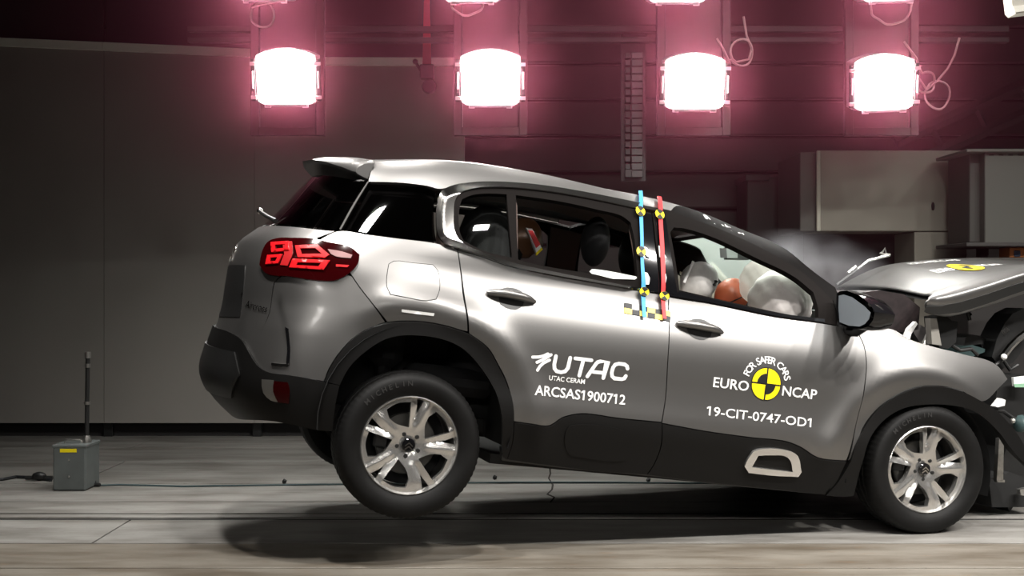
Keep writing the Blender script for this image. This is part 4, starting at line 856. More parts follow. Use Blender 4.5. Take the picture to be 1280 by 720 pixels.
# white patches painted as lamp reflections on the glossy pillar
for (a, par) in (([(1.0768, 1.3752), (1.0942, 1.3694), (1.1068, 1.3464), (1.1106, 1.3222), (1.093, 1.324), (1.0758, 1.338)], rd), ([(1.0792, 1.2446), (1.0922, 1.2423), (1.1053, 1.2197), (1.1023, 1.187), (1.0851, 1.1848)], rd), ([(1.1573, 1.3906), (1.1684, 1.388), (1.1869, 1.3533), (1.1996, 1.3344), (1.1769, 1.3231), (1.1595, 1.333)], fd), ([(1.1931, 1.2515), (1.1973, 1.2317), (1.1929, 1.2067), (1.1798, 1.201), (1.1797, 1.2375)], fd)):
    panel('painted_reflection', a, M['white'], par, mirror=False, off=.012, thick=.002, gap=0)

# ------------------------------------------------------------ wheels
def rim_depth(x, z):
    r = math.hypot(x, z); a = math.degrees(math.atan2(z, x)); d = .012+.026*max(0, 1-r/.225)**1.2
    if r < .045: d += .004
    rel = ((a-11+36) % 72)-36                       # 0 on the slit line of each spoke
    d += .011*math.exp(-(math.radians(rel)*r/.0065)**2)*sstep(.075, .12, r)
    d += .006*sstep(.17, .225, r)
    w = ((a-36) % 72)                               # raised ridges along the window edges
    d -= .006*math.exp(-((rel-12)*.017*r/.010)**2)*sstep(.07, .1, r)+.006*math.exp(-((rel+13)*.017*r/.010)**2)*sstep(.07, .1, r)
    return d
def polar(pts, rot): return [(.228*r*math.cos(math.radians(a+rot)), .228*r*math.sin(math.radians(a+rot))) for r, a in pts]
def plain_panel(loops, res):
    L2 = [smooth_loop(l, res, 30) for l in loops]; v2, f = tri_area(L2, res); v = []; thick = .035
    for x, z in v2: v.append((x, rim_depth(x, z), z))
    f = list(f)
    for q, L in enumerate(L2):
        base = len(v); m = len(L); ccw = (area2(L) > 0) == (q == 0)
        for x, z in L: d = rim_depth(x, z); v += [(x, d, z), (x*(1 if q == 0 else 1), d+thick, z)]
        for i in range(m):
            a = base+2*i; b = base+2*((i+1) % m); f.append((a, a+1, b+1, b) if ccw else (a, b, b+1, a+1))
    return v, f
WIN = [(.355, 24), (.60, 23), (.885, 22.5), (.895, 40), (.875, 57), (.70, 61), (.52, 56)]
SLIT = [(.66, 10.5), (.955, 6), (.955, 15)]
rv, rf = plain_panel([[(.228*math.cos(i*math.pi/40), .228*math.sin(i*math.pi/40)) for i in range(80)]]+[polar(WIN, 72*k) for k in range(5)]+[polar(SLIT, 72*k) for k in range(5)], .012)
rim_me = mesh_from('rim', rv, rf); rim_me.set_sharp_from_angle(angle=math.radians(50))
NT = 216
tyre_prof = [(.222, .02), (.230, -.002), (.238, -.010), (.262, -.024), (.290, -.029), (.312, -.025), (.327, -.014), (.337, .002), (.342, .016), (.345, .032), (.345, .050), (.338, .052), (.338, .060), (.346, .062), (.346, .092), (.339, .094), (.339, .104), (.346, .106), (.346, .136), (.338, .138), (.338, .146), (.345, .148), (.345, .166), (.342, .182), (.337, .196), (.312, .223), (.262, .222), (.230, .200), (.222, .18)]
def tread(k, j): return (-.0032 if k % 3 == 2 else 0) if 7 <= j <= 22 and j not in (11, 12, 15, 16, 19, 20) else 0
def wheel(c, left, rot, steer=0.):
    w = sub('wheel', car); w.location = c; w.rotation_euler = (0, 0, (math.pi if left else 0)+steer)
    t = MB().lathe(tyre_prof, NT, mod=tread).build('tyre', M['rubber'], w)
    MB().lathe([(.222, .02), (.232, -.004), (.227, -.008), (.222, .006), (.219, .022)], 64).build('rim_flange', M['alloy'], w); MB().lathe([(.219, .022), (.205, .08), (.200, .12), (.205, .18), (.222, .19)], 48).build('rim_barrel', M['barrel'], w)
    r_ = obj('rim', rim_me, M['alloy'], w, rot=(0, -math.radians(rot), 0))
    MB().lathe([(.001, .085), (.14, .085), (.145, .09), (.145, .105), (.001, .105)], 40).build('brake_disc', M['barrel'], w)
    MB().box((-.16, .06, -.03), (-.09, .12, .09), bev=.01).build('brake_caliper', M['plastic'], w, smooth=False)
    MB().lathe([(.001, .15), (.20, .15)], 32).build('wheel_back', M['dark'], w)
    cp = MB().lathe([(.001, .016), (.026, .016), (.031, .020), (.032, .034), (.001, .036)], 28).build('hub_cap', M['gloss'], w)
    for k in range(5):
        a = math.radians(47+rot+72*k); MB().lathe([(.001, .028), (.009, .028), (.012, .033), (.0125, .055), (.001, .055)], 10).build('lug_nut', M['plastic'], w, loc=(.055*math.cos(a), 0, .055*math.sin(a)))
    m_ = MB()
    for dz in (.004, -.012):
        m_.prism([(-.018, .013, -.006+dz), (0, .013, .010+dz), (.018, .013, -.006+dz), (.018, .013, -.012+dz), (0, .013, .003+dz), (-.018, .013, -.012+dz)], (0, .003, 0))
    m_.build('hub_chevrons', M['chrome'], w, smooth=False)
    if not left:
        V = []; F = []; txt = 'MICHELIN'
        for i, chh in enumerate(txt):
            v, f, w_ = glyphs(chh, .01); an = math.radians(141-6.2*i); b = len(V); kk = .024/.70
            for x, y in v:
                rr = .281+y*kk; tx = (x-w_/2)*kk; d = -.0305 if rr > .275 else -.029
                V.append((rr*math.cos(an)+tx*math.sin(an), d, rr*math.sin(an)-tx*math.cos(an)))
            F += [[q+b for q in t_] for t_ in f]
        obj('tyre_lettering', mesh_from('tyre_lettering', V, F), M['tyretext'], w)
    return w
M['edgeglint'] = mat('edge_glint_pale', (.75, .80, .76), .2)
M['tyretext'] = mat('tyre_lettering_grey', (.022, .021, .02), .7)
[wr] = [(-0.0186, -0.888, 0.2879)]; [wf] = [(2.769, -0.888, 0.4147)]
wheel(wr, False, 0); wheel((wr[0], -wr[1], wr[2]), True, 20)
wheel(wf, False, 8, -.05); wheel((wf[0]-.05, -wf[1], wf[2]+.0), True, 40, -.12)

# ------------------------------------------------------------ door mirror
mir = sub('door_mirror', car)
gl = [(2.17, -0.8395, 1.2651), (2.17, -0.8844, 1.2716), (2.17, -0.9704, 1.2577), (2.17, -1.089, 1.2141), (2.17, -1.1522, 1.183), (2.17, -1.1444, 1.1508), (2.17, -1.1138, 1.1258), (2.17, -1.0665, 1.1103), (2.17, -0.9704, 1.1114), (2.17, -0.876, 1.1273), (2.17, -0.8488, 1.2021)]
ou = [(2.17, -0.7979, 1.2775), (2.17, -0.826, 1.2924), (2.17, -0.8945, 1.2967), (2.17, -1.0424, 1.2664), (2.17, -1.1372, 1.2228), (2.17, -1.1828, 1.1876), (2.17, -1.174, 1.1435), (2.17, -1.1382, 1.1105), (2.17, -1.0765, 1.0964), (2.17, -0.9734, 1.0971), (2.17, -0.8556, 1.1141), (2.17, -0.8099, 1.2015)]
def ringloft(loops, m, name, parent, cap=True):
    n = len(loops[0]); vs = [p for l in loops for p in l]; fs = [(i*n+j, i*n+(j+1) % n, (i+1)*n+(j+1) % n, (i+1)*n+j) for i in range(len(loops)-1) for j in range(n)]
    if cap: fs.append(tuple(range((len(loops)-1)*n, len(loops)*n)))
    return MB().add(vs, fs).build(name, m, parent)
cy, cz = sum(p[1] for p in ou)/len(ou), sum(p[2] for p in ou)/len(ou)
def sc_l(L, k, x, dz=0): return [(x, cy+(p[1]-cy)*k, cz+(p[2]-cz)*k+dz) for p in L]
ringloft([sc_l(ou, .90, 2.185), sc_l(ou, .97, 2.165), sc_l(ou, 1.0, 2.19), sc_l(ou, 1.0, 2.23), sc_l(ou, .9, 2.29, .0), sc_l(ou, .6, 2.325, .0), sc_l(ou, .2, 2.335, .0)], M['gloss'], 'mirror_housing', mir)
MB().add([(2.158, p[1], p[2]) for p in gl], [tuple(range(len(gl)))]).build('mirror_glass', M['mirror'], mir, smooth=False)
MB().tube([(2.24, -.80, cz-.10), (2.25, -.90, cz-.10), (2.25, cy, cz-.06)], .03).build('mirror_stalk', M['gloss'], mir)
mir2 = sub('door_mirror', car)
ringloft([[(p[0], -p[1], p[2]) for p in sc_l(ou, k_, x_)] for k_, x_ in ((.9, 2.185), (1., 2.19), (1., 2.23), (.9, 2.29), (.6, 2.325), (.2, 2.335))], M['gloss'], 'mirror_housing', mir2)
MB().tube([(2.24, .80, cz-.10), (2.25, .90, cz-.10), (2.25, -cy, cz-.06)], .03).build('mirror_stalk', M['gloss'], mir2)

# ------------------------------------------------------------ buckled bonnet
R0 = [(2.7985, -0.68, 1.2546), (2.9531, -0.68, 1.2512), (3.1875, -0.68, 1.3381), (3.4201, -0.68, 1.4372), (3.7308, -0.68, 1.5663)]
R1 = [(2.7641, -0.715, 1.2906), (2.9216, -0.715, 1.2968), (3.1543, -0.715, 1.3859), (3.3848, -0.715, 1.4894), (3.6944, -0.715, 1.6117)]
R2 = [(2.7733, -0.725, 1.3226), (2.9207, -0.725, 1.3676), (3.1383, -0.725, 1.4509), (3.3694, -0.725, 1.546), (3.6801, -0.725, 1.6553)]
R2b = [(2.8589, -0.62, 1.3548), (2.9921, -0.62, 1.4121), (3.2032, -0.62, 1.4959), (3.4505, -0.62, 1.5832), (3.7677, -0.62, 1.688)]
R3 = [(2.8852, -0.5, 1.362), (3.0357, -0.5, 1.4269), (3.2548, -0.5, 1.5198), (3.5458, -0.5, 1.6048), (3.87, -0.5, 1.7095)]
R4 = [(2.9374, -0.1, 1.4027), (3.1359, -0.1, 1.5036), (3.3816, -0.1, 1.575), (3.6346, -0.1, 1.6282), (4.1005, -0.1, 1.6951)]
R5 = [(3.0186, 0.4, 1.4259), (3.2372, 0.4, 1.5633), (3.4688, 0.4, 1.6307), (3.7856, 0.4, 1.6916), (4.3263, 0.4, 1.7558)]
R6 = [(3.0308, 0.62, 1.4224), (3.2892, 0.62, 1.5788), (3.605, 0.62, 1.6694), (3.9446, 0.62, 1.7314), (4.4713, 0.62, 1.7854)]
R7 = [(3.0683, 0.7, 1.4165), (3.3429, 0.7, 1.5655), (3.6623, 0.7, 1.6568), (4.0058, 0.7, 1.7192), (4.5385, 0.7, 1.7735)]
rows = [R0, R1, R2, R2b, R3, R4, R5, R6, R7]
def crom(Q, k):
    out = []
    for i in range(len(Q)-1):
        p0, p1, p2, p3 = [np.array(Q[min(max(j, 0), len(Q)-1)]) for j in (i-1, i, i+1, i+2)]
        for j in range(k):
            t = j/k; out.append(tuple(.5*((2*p1)+(-p0+p2)*t+(2*p0-5*p1+4*p2-p3)*t*t+(-p0+3*p1-3*p2+p3)*t**3)))
    return out+[tuple(Q[-1])]
rows = [crom(r, 6) for r in rows]; cols = [crom([r[i] for r in rows], 5) for i in range(len(rows[0]))]
nc = len(cols); nr = len(cols[0])
vs = [p for c_ in cols for p in c_]; fs = [(i*nr+j, (i+1)*nr+j, (i+1)*nr+j+1, i*nr+j+1) for i in range(nc-1) for j in range(nr-1)]
bon = MB().add(vs, fs).build('bonnet', P, car, fix=False)
md = bon.modifiers.new('thickness', 'SOLIDIFY'); md.thickness = .012; md.offset = 0
def on_bonnet(a, b, lift=.010):       # a along the length, b across, both in grid steps
    i = min(int(a), nc-2); j = min(int(b), nr-2); fa, fb = a-i, b-j
    q = [np.array(cols[i+x][j+y]) for x, y in ((0, 0), (1, 0), (0, 1), (1, 1))]
    p = (q[0]*(1-fa)+q[1]*fa)*(1-fb)+(q[2]*(1-fa)+q[3]*fa)*fb
    n_ = np.cross(q[1]-q[0], q[2]-q[0]); n_ /= np.linalg.norm(n_)+1e-9
    if n_[2] < 0: n_ = -n_
    return tuple(p+n_*lift)
def bon_decal(name, fn, V, F, m, lift): return obj(name, mesh_from(name, [on_bonnet(*fn(x, y), lift) for x, y in V], F), m, bon)
dc = (13.4, 24.5)
D_ = [(math.cos(2*math.pi*i/24), math.sin(2*math.pi*i/24)) for i in range(24)]
bon_decal('target_disc', lambda x, y: (dc[0]+1.9*x, dc[1]+2.4*y), D_, [tuple(range(24))], M['yellow'], .012)
for k in (0, 2):
    W_d = [(0, 0)]+[(.6*math.cos(math.pi/2*k+i*math.pi/16), .6*math.sin(math.pi/2*k+i*math.pi/16)) for i in range(9)]
    bon_decal('target_wedge', lambda x, y: (dc[0]+1.9*x, dc[1]+2.4*y), W_d, [tuple(range(10))], M['black'], .015)
for txt, a_, b_, sa, sb in (('EURO', 8.2, 24.0, 3.0, 2.2), ('NCAP', 15.8, 24.0, 3.0, 2.2), ('FOR SAFER CARS', 9.8, 29.0, 7.6, 1.9)):
    v, f, w_ = glyphs(txt, .01)
    bon_decal('bonnet_lettering', lambda x, y: (a_+x/w_*sa, b_+y*sb), v, f, M['white'], .012)
# underside lining
MB().add([(p[0], p[1], p[2]-.03) for c_ in cols[::4] for p in c_[4:-3:4]], [(i*len(cols[0][4:-3:4])+j, (i+1)*len(cols[0][4:-3:4])+j, (i+1)*len(cols[0][4:-3:4])+j+1, i*len(cols[0][4:-3:4])+j+1) for i in range(len(cols[::4])-1) for j in range(len(cols[0][4:-3:4])-1)]).build('bonnet_lining', M['plastic'], car)
# broken wiper thrown up ahead of the screen
w3 = [(2.9096, 0.45, 1.4223), (2.9728, 0.45, 1.4772), (3.0152, 0.45, 1.514), (3.0467, 0.45, 1.5442), (3.1158, 0.45, 1.6056), (3.201, 0.45, 1.638), (3.2697, 0.45, 1.663)]
MB().tube(w3[:4], .010).build('wiper_arm', M['plastic'], car); MB().tube(w3[3:], .009).build('wiper_blade', M['alu'], car)
[a_, b_] = [(2.9805, 0.45, 1.5094), (3.0331, 0.45, 1.558)]; MB().tube([a_, b_], .011).build('wiper_clip', M['alu'], car)
# cowl, bulkhead and what shows of the engine bay
MB().box((2.28, -.66, .80), (2.40, .68, 1.20)).build('bulkhead', M['plastic'], car, smooth=False)
ck = [(2.4771, -0.5, 1.3194), (2.6163, -0.5, 1.3506), (2.7719, -0.5, 1.3477), (2.8841, -0.5, 1.2889), (2.8898, -0.5, 1.162), (2.7481, -0.5, 1.1272), (2.5672, -0.5, 1.1329)]
MB().prism(ck, (0, 1.05, 0)).build('cowl_box', mat('cowl_dark', (.022, .014, .015), .5, noise=.5, nscale=30), car, smooth=False)
eb = mat('engine_black', (.012, .012, .012), .45)
MB().box((2.50, -.55, .42), (3.22, .60, .86)).build('engine_block', eb, car, smooth=False)
br = [(2.8753, -0.62, 1.227), (2.9161, -0.62, 1.2319), (2.966, -0.62, 1.0853), (2.9035, -0.62, 1.0871)]; MB().prism(br, (0, .05, 0)).build('hinge_bracket', mat('bracket_grey', (.33, .31, .28), .5, .4), car, smooth=False)
br = [(2.9433, -0.58, 1.2432), (2.9938, -0.58, 1.2584), (3.0444, -0.58, 1.2328), (3.0813, -0.58, 1.2327), (3.0858, -0.58, 1.1152), (3.0384, -0.58, 1.0736), (2.9804, -0.58, 1.076)]; MB().prism(br, (0, .12, 0)).build('strut_tower', eb, car, smooth=False)
br = [(2.8974, -0.55, 1.0742), (2.9243, -0.55, 1.1497), (2.937, -0.55, 1.2146)]; MB().tube(br, .014).build('brake_pipe', M['alu'], car)
br = [(2.9332, -0.53, 1.0683), (2.9562, -0.53, 1.1345), (2.9626, -0.53, 1.208)]; MB().tube(br, .010).build('brake_pipe', M['greypl'], car)
br = [(2.7447, -0.6, 1.1081), (2.7593, -0.6, 1.1544), (2.7999, -0.6, 1.1995), (2.8117, -0.6, 1.1875), (2.7784, -0.6, 1.1254), (2.7728, -0.6, 1.089)]; MB().prism(br, (0, .03, 0)).build('torn_plate', M['white'], car, smooth=False)
br = [(2.8307, -0.5, 1.1732), (2.8857, -0.5, 1.1934), (2.9404, -0.5, 1.1771), (2.9566, -0.5, 1.1334), (2.9093, -0.5, 1.0914)]; MB().prism(br, (0, .2, 0)).build('fluid_bottle', mat('bottle_grey', (.12, .11, .11), .4), car, smooth=False)
br = [(3.2309, -0.4, 1.1053), (3.3273, -0.4, 1.1211), (3.4172, -0.4, 1.1078), (3.4196, -0.4, 1.0892), (3.3362, -0.4, 1.0516), (3.2362, -0.4, 1.0638)]; MB().prism(br, (0, .35, 0)).build('battery_cover', M['teal'], car, smooth=False)
br = [(3.2788, -0.4, 1.1577), (3.3197, -0.4, 1.1812), (3.3805, -0.4, 1.1789), (3.4027, -0.4, 1.1344), (3.2739, -0.4, 1.1103)]; MB().prism(br, (0, .2, 0)).build('air_box', eb, car, smooth=False)
br = [(3.41, -0.35, 1.1614), (3.4967, -0.35, 1.181), (3.5334, -0.35, 1.1567), (3.5589, -0.35, 1.0452), (3.4706, -0.35, 1.0354), (3.4391, -0.35, 1.1078)]; MB().prism(br, (0, .25, 0)).build('fuse_box', eb, car, smooth=False)
br = [(3.6162, -0.45, 1.3736), (3.5434, -0.45, 1.3317), (3.4958, -0.45, 1.2694), (3.4531, -0.45, 1.1706), (3.4335, -0.45, 1.0653), (3.5082, -0.45, 0.9986), (3.5899, -0.45, 1.0545), (3.665, -0.45, 1.1667)]; MB().prism(br, (0, .16, 0)).build('front_panel', eb, car, smooth=False)
br = [(3.46, -0.5, 1.0664), (3.5066, -0.5, 1.1322), (3.5551, -0.5, 1.1844), (3.6154, -0.5, 1.2336)]; MB().tube(br, .022).build('lamp_bezel', M['chrome'], car)
br = [(3.4744, -0.45, 1.2199), (3.5097, -0.45, 1.2476), (3.5333, -0.45, 1.2363), (3.5058, -0.45, 1.1907)]; MB().prism(br, (0, .04, 0)).build('metal_scrap', M['alu'], car, smooth=False)
br = [(3.3809, -0.62, 1.0688), (3.4038, -0.62, 1.0577)]; MB().ball(br[0], .018, 2).build('bolt_head', M['white'], car)
br = [(3.38, -0.55, 1.0004), (3.4878, -0.55, 0.966), (3.5731, -0.55, 0.9844), (3.6454, -0.55, 0.9364), (3.7157, -0.55, 0.3862), (3.5867, -0.55, 0.1913), (3.4772, -0.55, 0.3664), (3.5186, -0.55, 0.5539), (3.3987, -0.55, 0.7265), (3.4134, -0.55, 0.8659)]; MB().prism(br, (0, .9, 0)).build('crushed_front', eb, car, smooth=False)
br = [(3.4597, -0.62, 0.9588), (3.5496, -0.62, 0.9776), (3.5571, -0.62, 0.9187), (3.4713, -0.62, 0.9098)]; MB().prism(br, (0, .02, 0)).build('paper_label', M['white'], car, smooth=False)
br = [(3.4643, -0.62, 0.9227), (3.5548, -0.62, 0.9368), (3.5577, -0.62, 0.9142), (3.4719, -0.62, 0.9052)]; MB().prism(br, (0, -.004, 0)).build('label_band', mat('green_print', (.25, .45, .30), .5), car, smooth=False)
br = [(3.3425, -0.64, 0.7846), (3.379, -0.64, 0.8336), (3.4066, -0.64, 0.8273), (3.4053, -0.64, 0.7954), (3.3588, -0.64, 0.7817)]; MB().prism(br, (0, .04, 0)).build('connector', M['white'], car, smooth=False)
br = [(3.5085, -0.66, 0.7032)]; MB().ball(br[0], (.035, .05, .05), 2, .1).build('coolant_flask', M['teal'], car)
br = [(3.4531, -0.66, 0.716)]; MB().ball(br[0], .016, 2).build('bolt_head', M['alu'], car)
br = [(3.344, -0.7, 0.6111), (3.3754, -0.7, 0.614), (3.4002, -0.7, 0.3786), (3.3583, -0.7, 0.3751)]; MB().prism(br, (0, .03, 0)).build('crash_box_strip', M['alu'], car, smooth=False)
br = [(3.3629, -0.7, 0.38), (3.4101, -0.7, 0.3839), (3.4118, -0.7, 0.3706), (3.3646, -0.7, 0.3667)]; MB().prism(br, (0, .03, 0)).build('strip_foot', M['alu'], car, smooth=False)
br = [(3.5502, -0.66, 0.335), (3.5971, -0.66, 0.3479), (3.6029, -0.66, 0.303), (3.5595, -0.66, 0.3041)]; MB().prism(br, (0, .03, 0)).build('torn_bracket', M['alu'], car, smooth=False)
br = [(3.3843, -0.6, 0.3663), (3.5171, -0.6, 0.4231), (3.6847, -0.6, 0.3914), (3.7044, -0.6, 0.2367), (3.425, -0.6, 0.2152)]; MB().prism(br, (0, 1.1, 0)).build('undertray', M['dark'], car, smooth=False)
for k, pts in enumerate(([(3.1204, -0.5, 1.0973), (3.1766, -0.5, 1.0762), (3.2497, -0.5, 1.0937), (3.297, -0.5, 1.0621)], [(3.4377, -0.48, 1.0208), (3.4884, -0.48, 1.0544), (3.539, -0.48, 1.0039), (3.5901, -0.48, 1.0376)], [(3.355, -0.6, 0.7638), (3.4305, -0.6, 0.7622), (3.5111, -0.6, 0.7244), (3.5841, -0.6, 0.7499)], [(3.2574, -0.45, 1.2875), (3.2259, -0.45, 1.3209), (3.2555, -0.45, 1.2594)])):
    MB().tube(pts, .012).build('wiring', M['plastic'], car)

# ------------------------------------------------------------ cabin
def seat(x, y, lean=.0):
    s = sub('seat', car)
    m_ = MB().box((x-.02, y-.25, .50), (x+.50, y+.25, .64), bev=.05).build('seat_cushion', M['seat'], s)
    ringloft([[(x-.10+lean*t-.10*t+dx, y+w*math.cos(a)*k, .55+.62*t+0*a) for a, dx in [(2*math.pi*i/16, .07*math.sin(2*math.pi*i/16)) for i in range(16)]] for t, w, k in ((0, .24, 1), (.3, .26, 1), (.6, .25, 1), (.85, .20, 1), (1, .12, 1))], M['seat'], 'backrest', s)
    return s
[h1, h2, h1b] = [(0.9562, -0.36, 1.4017), (0.9416, -0.36, 1.5159), (0.9714, -0.36, 1.2831)]
sn = seat(h1[0]+.12, -.36); MB().ball(h1, (.075, .105, .135), 3).build('headrest', M['seat'], sn)
[h3] = [(1.4615, 0.38, 1.4213)]
sf = seat(h3[0]+.10, .38); MB().ball(h3, (.075, .12, .15), 3).build('headrest', M['seat'], sf)
rs = sub('rear_seat', car)
MB().box((-.02, -.62, .52), (.45, .62, .66), bev=.05).build('seat_cushion', M['seat'], rs); MB().box((-.20, -.62, .62), (-.04, .62, 1.10), bev=.05).build('backrest', M['seat'], rs)
MB().box((1.90, -.68, .70), (2.28, .68, 1.02), bev=.08).build('dashboard', M['plastic'], car)
MB().lathe([(.17+.014*math.cos(q*math.pi/3), .014*math.sin(q*math.pi/3)) for q in range(6)], 36, axis='x', closed=True).build('steering_wheel', M['plastic'], car, loc=(1.72, .38, .98), rot=(0, -.35, 0))
[b0, b1, b2] = [(2.052, -0.33, 1.2379), (1.8967, -0.33, 1.3621), (2.2282, -0.33, 1.2009)]
bg = MB().ball((b0[0]+.02, -.38, b0[2]-.02), (.17, .20, .175), 4, noise=.05).build('passenger_airbag', M['bag'], car)
MB().ball((b1[0]+.20, -.05, b1[2]-.03), (.10, .14, .13), 4, noise=.06).build('airbag_fold', M['bagveil'], car)
q = [(1.8973, 0.66, 1.4674), (2.0129, 0.66, 1.4366), (2.1383, 0.66, 1.4688), (2.3699, 0.66, 1.3066), (2.3234, 0.66, 1.2226), (1.9315, 0.66, 1.1997)]; MB().prism(q, (0, .03, 0)).build('curtain_airbag', M['curtain'], car, smooth=False)
q = [(2.0781, 0.6, 1.4955), (2.1075, 0.6, 1.484), (2.3322, 0.6, 1.3175), (2.3111, 0.6, 1.3045)]; MB().prism(q, (0, .02, 0)).build('pillar_edge', M['plastic'], car, smooth=False)
panel('painted_edge_glint', [(0.7926, 1.2169), (0.8049, 1.2305), (0.8387, 1.233), (1.0575, 1.2236), (1.0535, 1.2089), (0.8101, 1.2032)], M['edgeglint'], RD[0], mirror=False, off=-.012, thick=.004, gap=0)  # pale strip painted as the reflection along the lowered glass top
rv = sub('interior_mirror', car)
q = [(1.8935, 0, 1.5049), (1.965, 0, 1.5123), (1.9718, 0, 1.4589), (1.9057, 0, 1.45)]; MB().prism(q, (-.02, .05, 0)).build('mirror_glass', mat('dim_mirror', (.28, .30, .29), .3), rv, smooth=False)
q = [(1.9016, 0.04, 1.5144), (1.9943, 0.04, 1.5224), (2.0027, 0.04, 1.4569), (1.9157, 0.04, 1.4452)]; MB().prism(q, (.02, .06, 0)).build('mirror_shell', M['plastic'], rv, smooth=False)
q = [(2.0187, 0.1, 1.5276), (2.1531, 0.1, 1.5123), (2.1457, 0.1, 1.4871), (2.0849, 0.1, 1.4645), (2.0272, 0.1, 1.4616)]; MB().prism(q, (0, .10, 0)).build('sensor_cover', M['plastic'], rv, smooth=False)
cs = sub('child_seat', car)
[c0] = [(0.3696, -0.36, 1.3288)]
ringloft([[(c0[0]-.02+.16*math.cos(a)*k, -.36+.22*math.sin(a)*k, z_) for a in [2*math.pi*i/20 for i in range(20)]] for z_, k in ((.62, 1.), (.9, 1.), (c0[2], .9), (c0[2]+.12, .7), (c0[2]+.17, .3))], M['seat'], 'seat_shell', cs)
q = [(0.3732, -0.5, 1.2746), (0.3975, -0.5, 1.2841), (0.4323, -0.5, 1.2785), (0.4522, -0.5, 1.2565), (0.3925, -0.5, 1.2567)]; MB().prism(q, (0, .05, 0)).build('belt_pad', mat('dull_yellow', (.32, .30, .04), .6), cs, smooth=False)

# ------------------------------------------------------------ crash test dummies
def to_world(p):
    mt = Matrix.Translation(CAR_LOC) @ Matrix.Rotation(CAR_ROT[2], 4, 'Z') @ Matrix.Rotation(CAR_ROT[1], 4, 'Y'); return mt @ Vector(p)
def dummy(label, head, scale, skin, cloth, facing=0.35, y=0., seatz=.66, hips=None):
    t = thing('crash_dummy', label, 'dummy', to_world((hips[0], y, hips[1])), CAR_ROT)
    def L(x, yy, z): return (x-hips[0], yy-y, z-hips[1])
    hx, hz = head; k = scale
    J = {'pel': L(hips[0], y, hips[1]), 'ab': L(hips[0]*.6+hx*.4-.05*k, y, hips[1]*.6+hz*.4), 'ch': L(hips[0]*.3+hx*.7-.05*k, y, hips[1]*.32+hz*.68-.04*k), 'nk': L(hx-.05*k, y, hz-.11*k)}
    V = [J['pel'], J['ab'], J['ch'], J['nk']]; E = [(0, 1), (1, 2), (2, 3)]; Rr = [.15*k, .14*k, .15*k, .055*k]
    for sy in (-1, 1):
        b = len(V); c = J['ch']
        V += [(c[0], c[1]+sy*.19*k, c[2]+.05*k), (c[0]+.18*k, c[1]+sy*.24*k, c[2]-.18*k), (c[0]+.42*k, c[1]+sy*.20*k, c[2]-.20*k), (c[0]+.50*k, c[1]+sy*.19*k, c[2]-.19*k)]
        Rr += [.075*k, .055*k, .042*k, .035*k]; E += [(2, b), (b, b+1), (b+1, b+2), (b+2, b+3)]
        b = len(V); p = J['pel']
        V += [(p[0]+.08*k, p[1]+sy*.10*k, p[2]-.01*k), (p[0]+.44*k, p[1]+sy*.13*k, p[2]+.06*k), (p[0]+.62*k, p[1]+sy*.13*k, p[2]-.28*k), (p[0]+.74*k, p[1]+sy*.13*k, p[2]-.30*k)]
        Rr += [.10*k, .075*k, .05*k, .045*k]; E += [(0, b), (b, b+1), (b+1, b+2), (b+2, b+3)]
    me = bpy.data.meshes.new('body'); me.from_pydata(V, E, []); o = obj('body', me, cloth, t)
    md = o.modifiers.new('skin', 'SKIN'); o.data.skin_vertices[0].data[0].use_root = True
    for i, r in enumerate(Rr): o.data.skin_vertices[0].data[i].radius = (r, r)
    o.modifiers.new('sub', 'SUBSURF').levels = 1; o.modifiers['sub'].render_levels = 2; md.use_smooth_shade = True
    hp = L(hx, y, hz)
    bm = bmesh.new(); bmesh.ops.create_uvsphere(bm, u_segments=28, v_segments=20, radius=1)
    ca, sa = math.cos(facing), math.sin(facing)
    for q_ in bm.verts:
        d = q_.co.copy(); x, yy, z = d.x*.104, d.y*.082, d.z*.118
        if d.x > .5: z *= 1.0; x -= .012*max(0, -d.z)
        if z < -.03: yy *= 1-.25*min(1, (-z-.03)/.08); x += .012*min(1, (-z-.03)/.08)
        if d.x > .6: x += .022*math.exp(-(yy/.012)**2-((z+.012)/.022)**2)-.010*math.exp(-((abs(yy)-.032)/.014)**2-((z-.016)/.012)**2)-.006*math.exp(-(yy/.03)**2-((z+.058)/.006)**2)
        if abs(d.y) > .75: yy += math.copysign(.012, d.y)*math.exp(-((x+.01)/.014)**2-((z+.005)/.024)**2)
        q_.co = Vector((hp[0]+k*(x*ca+z*sa), hp[1]+k*yy, hp[2]+k*(z*ca-x*sa)))
    hm_ = bpy.data.meshes.new('head'); bm.to_mesh(hm_); bm.free()
    for p_ in hm_.polygons: p_.use_smooth = True
    hd = obj('head', hm_, skin, t); MB().tube([J['nk'], hp], .05*k).build('neck', M['rubber'], t)
    return t, hp, hd
[p1] = [(1.5635, -0.39, 1.2648)]; [p2] = [(2.0426, 0.17, 1.2425)]; [p3] = [(0.5699, -0.33, 1.3706)]
t, hp, hd = dummy('crash test dummy with whitish head and black side mark in the front seat', (p1[0], p1[2]), 1.0, M['skinw'], M['shirt'], .75, -.39, hips=(p1[0]-.28, .66))
mk = MB()
for k in (0, 1): mk.prism([(hp[0]+.065+.016*math.cos(k*math.pi+.4+a), hp[1]-.080, hp[2]+.0+.016*math.sin(k*math.pi+.4+a)) for a in (0, .5, 1.0, 1.5)]+[(hp[0]+.065, hp[1]-.080, hp[2])], (0, .03, 0))
mk.build('target_mark', M['black'], hd, smooth=False)
MB().tube([(hp[0]-.11, hp[1]-.06, hp[2]-.02), (hp[0]-.07, hp[1]-.06, hp[2]+.10)], .008).build('head_strap', M['white'], hd)
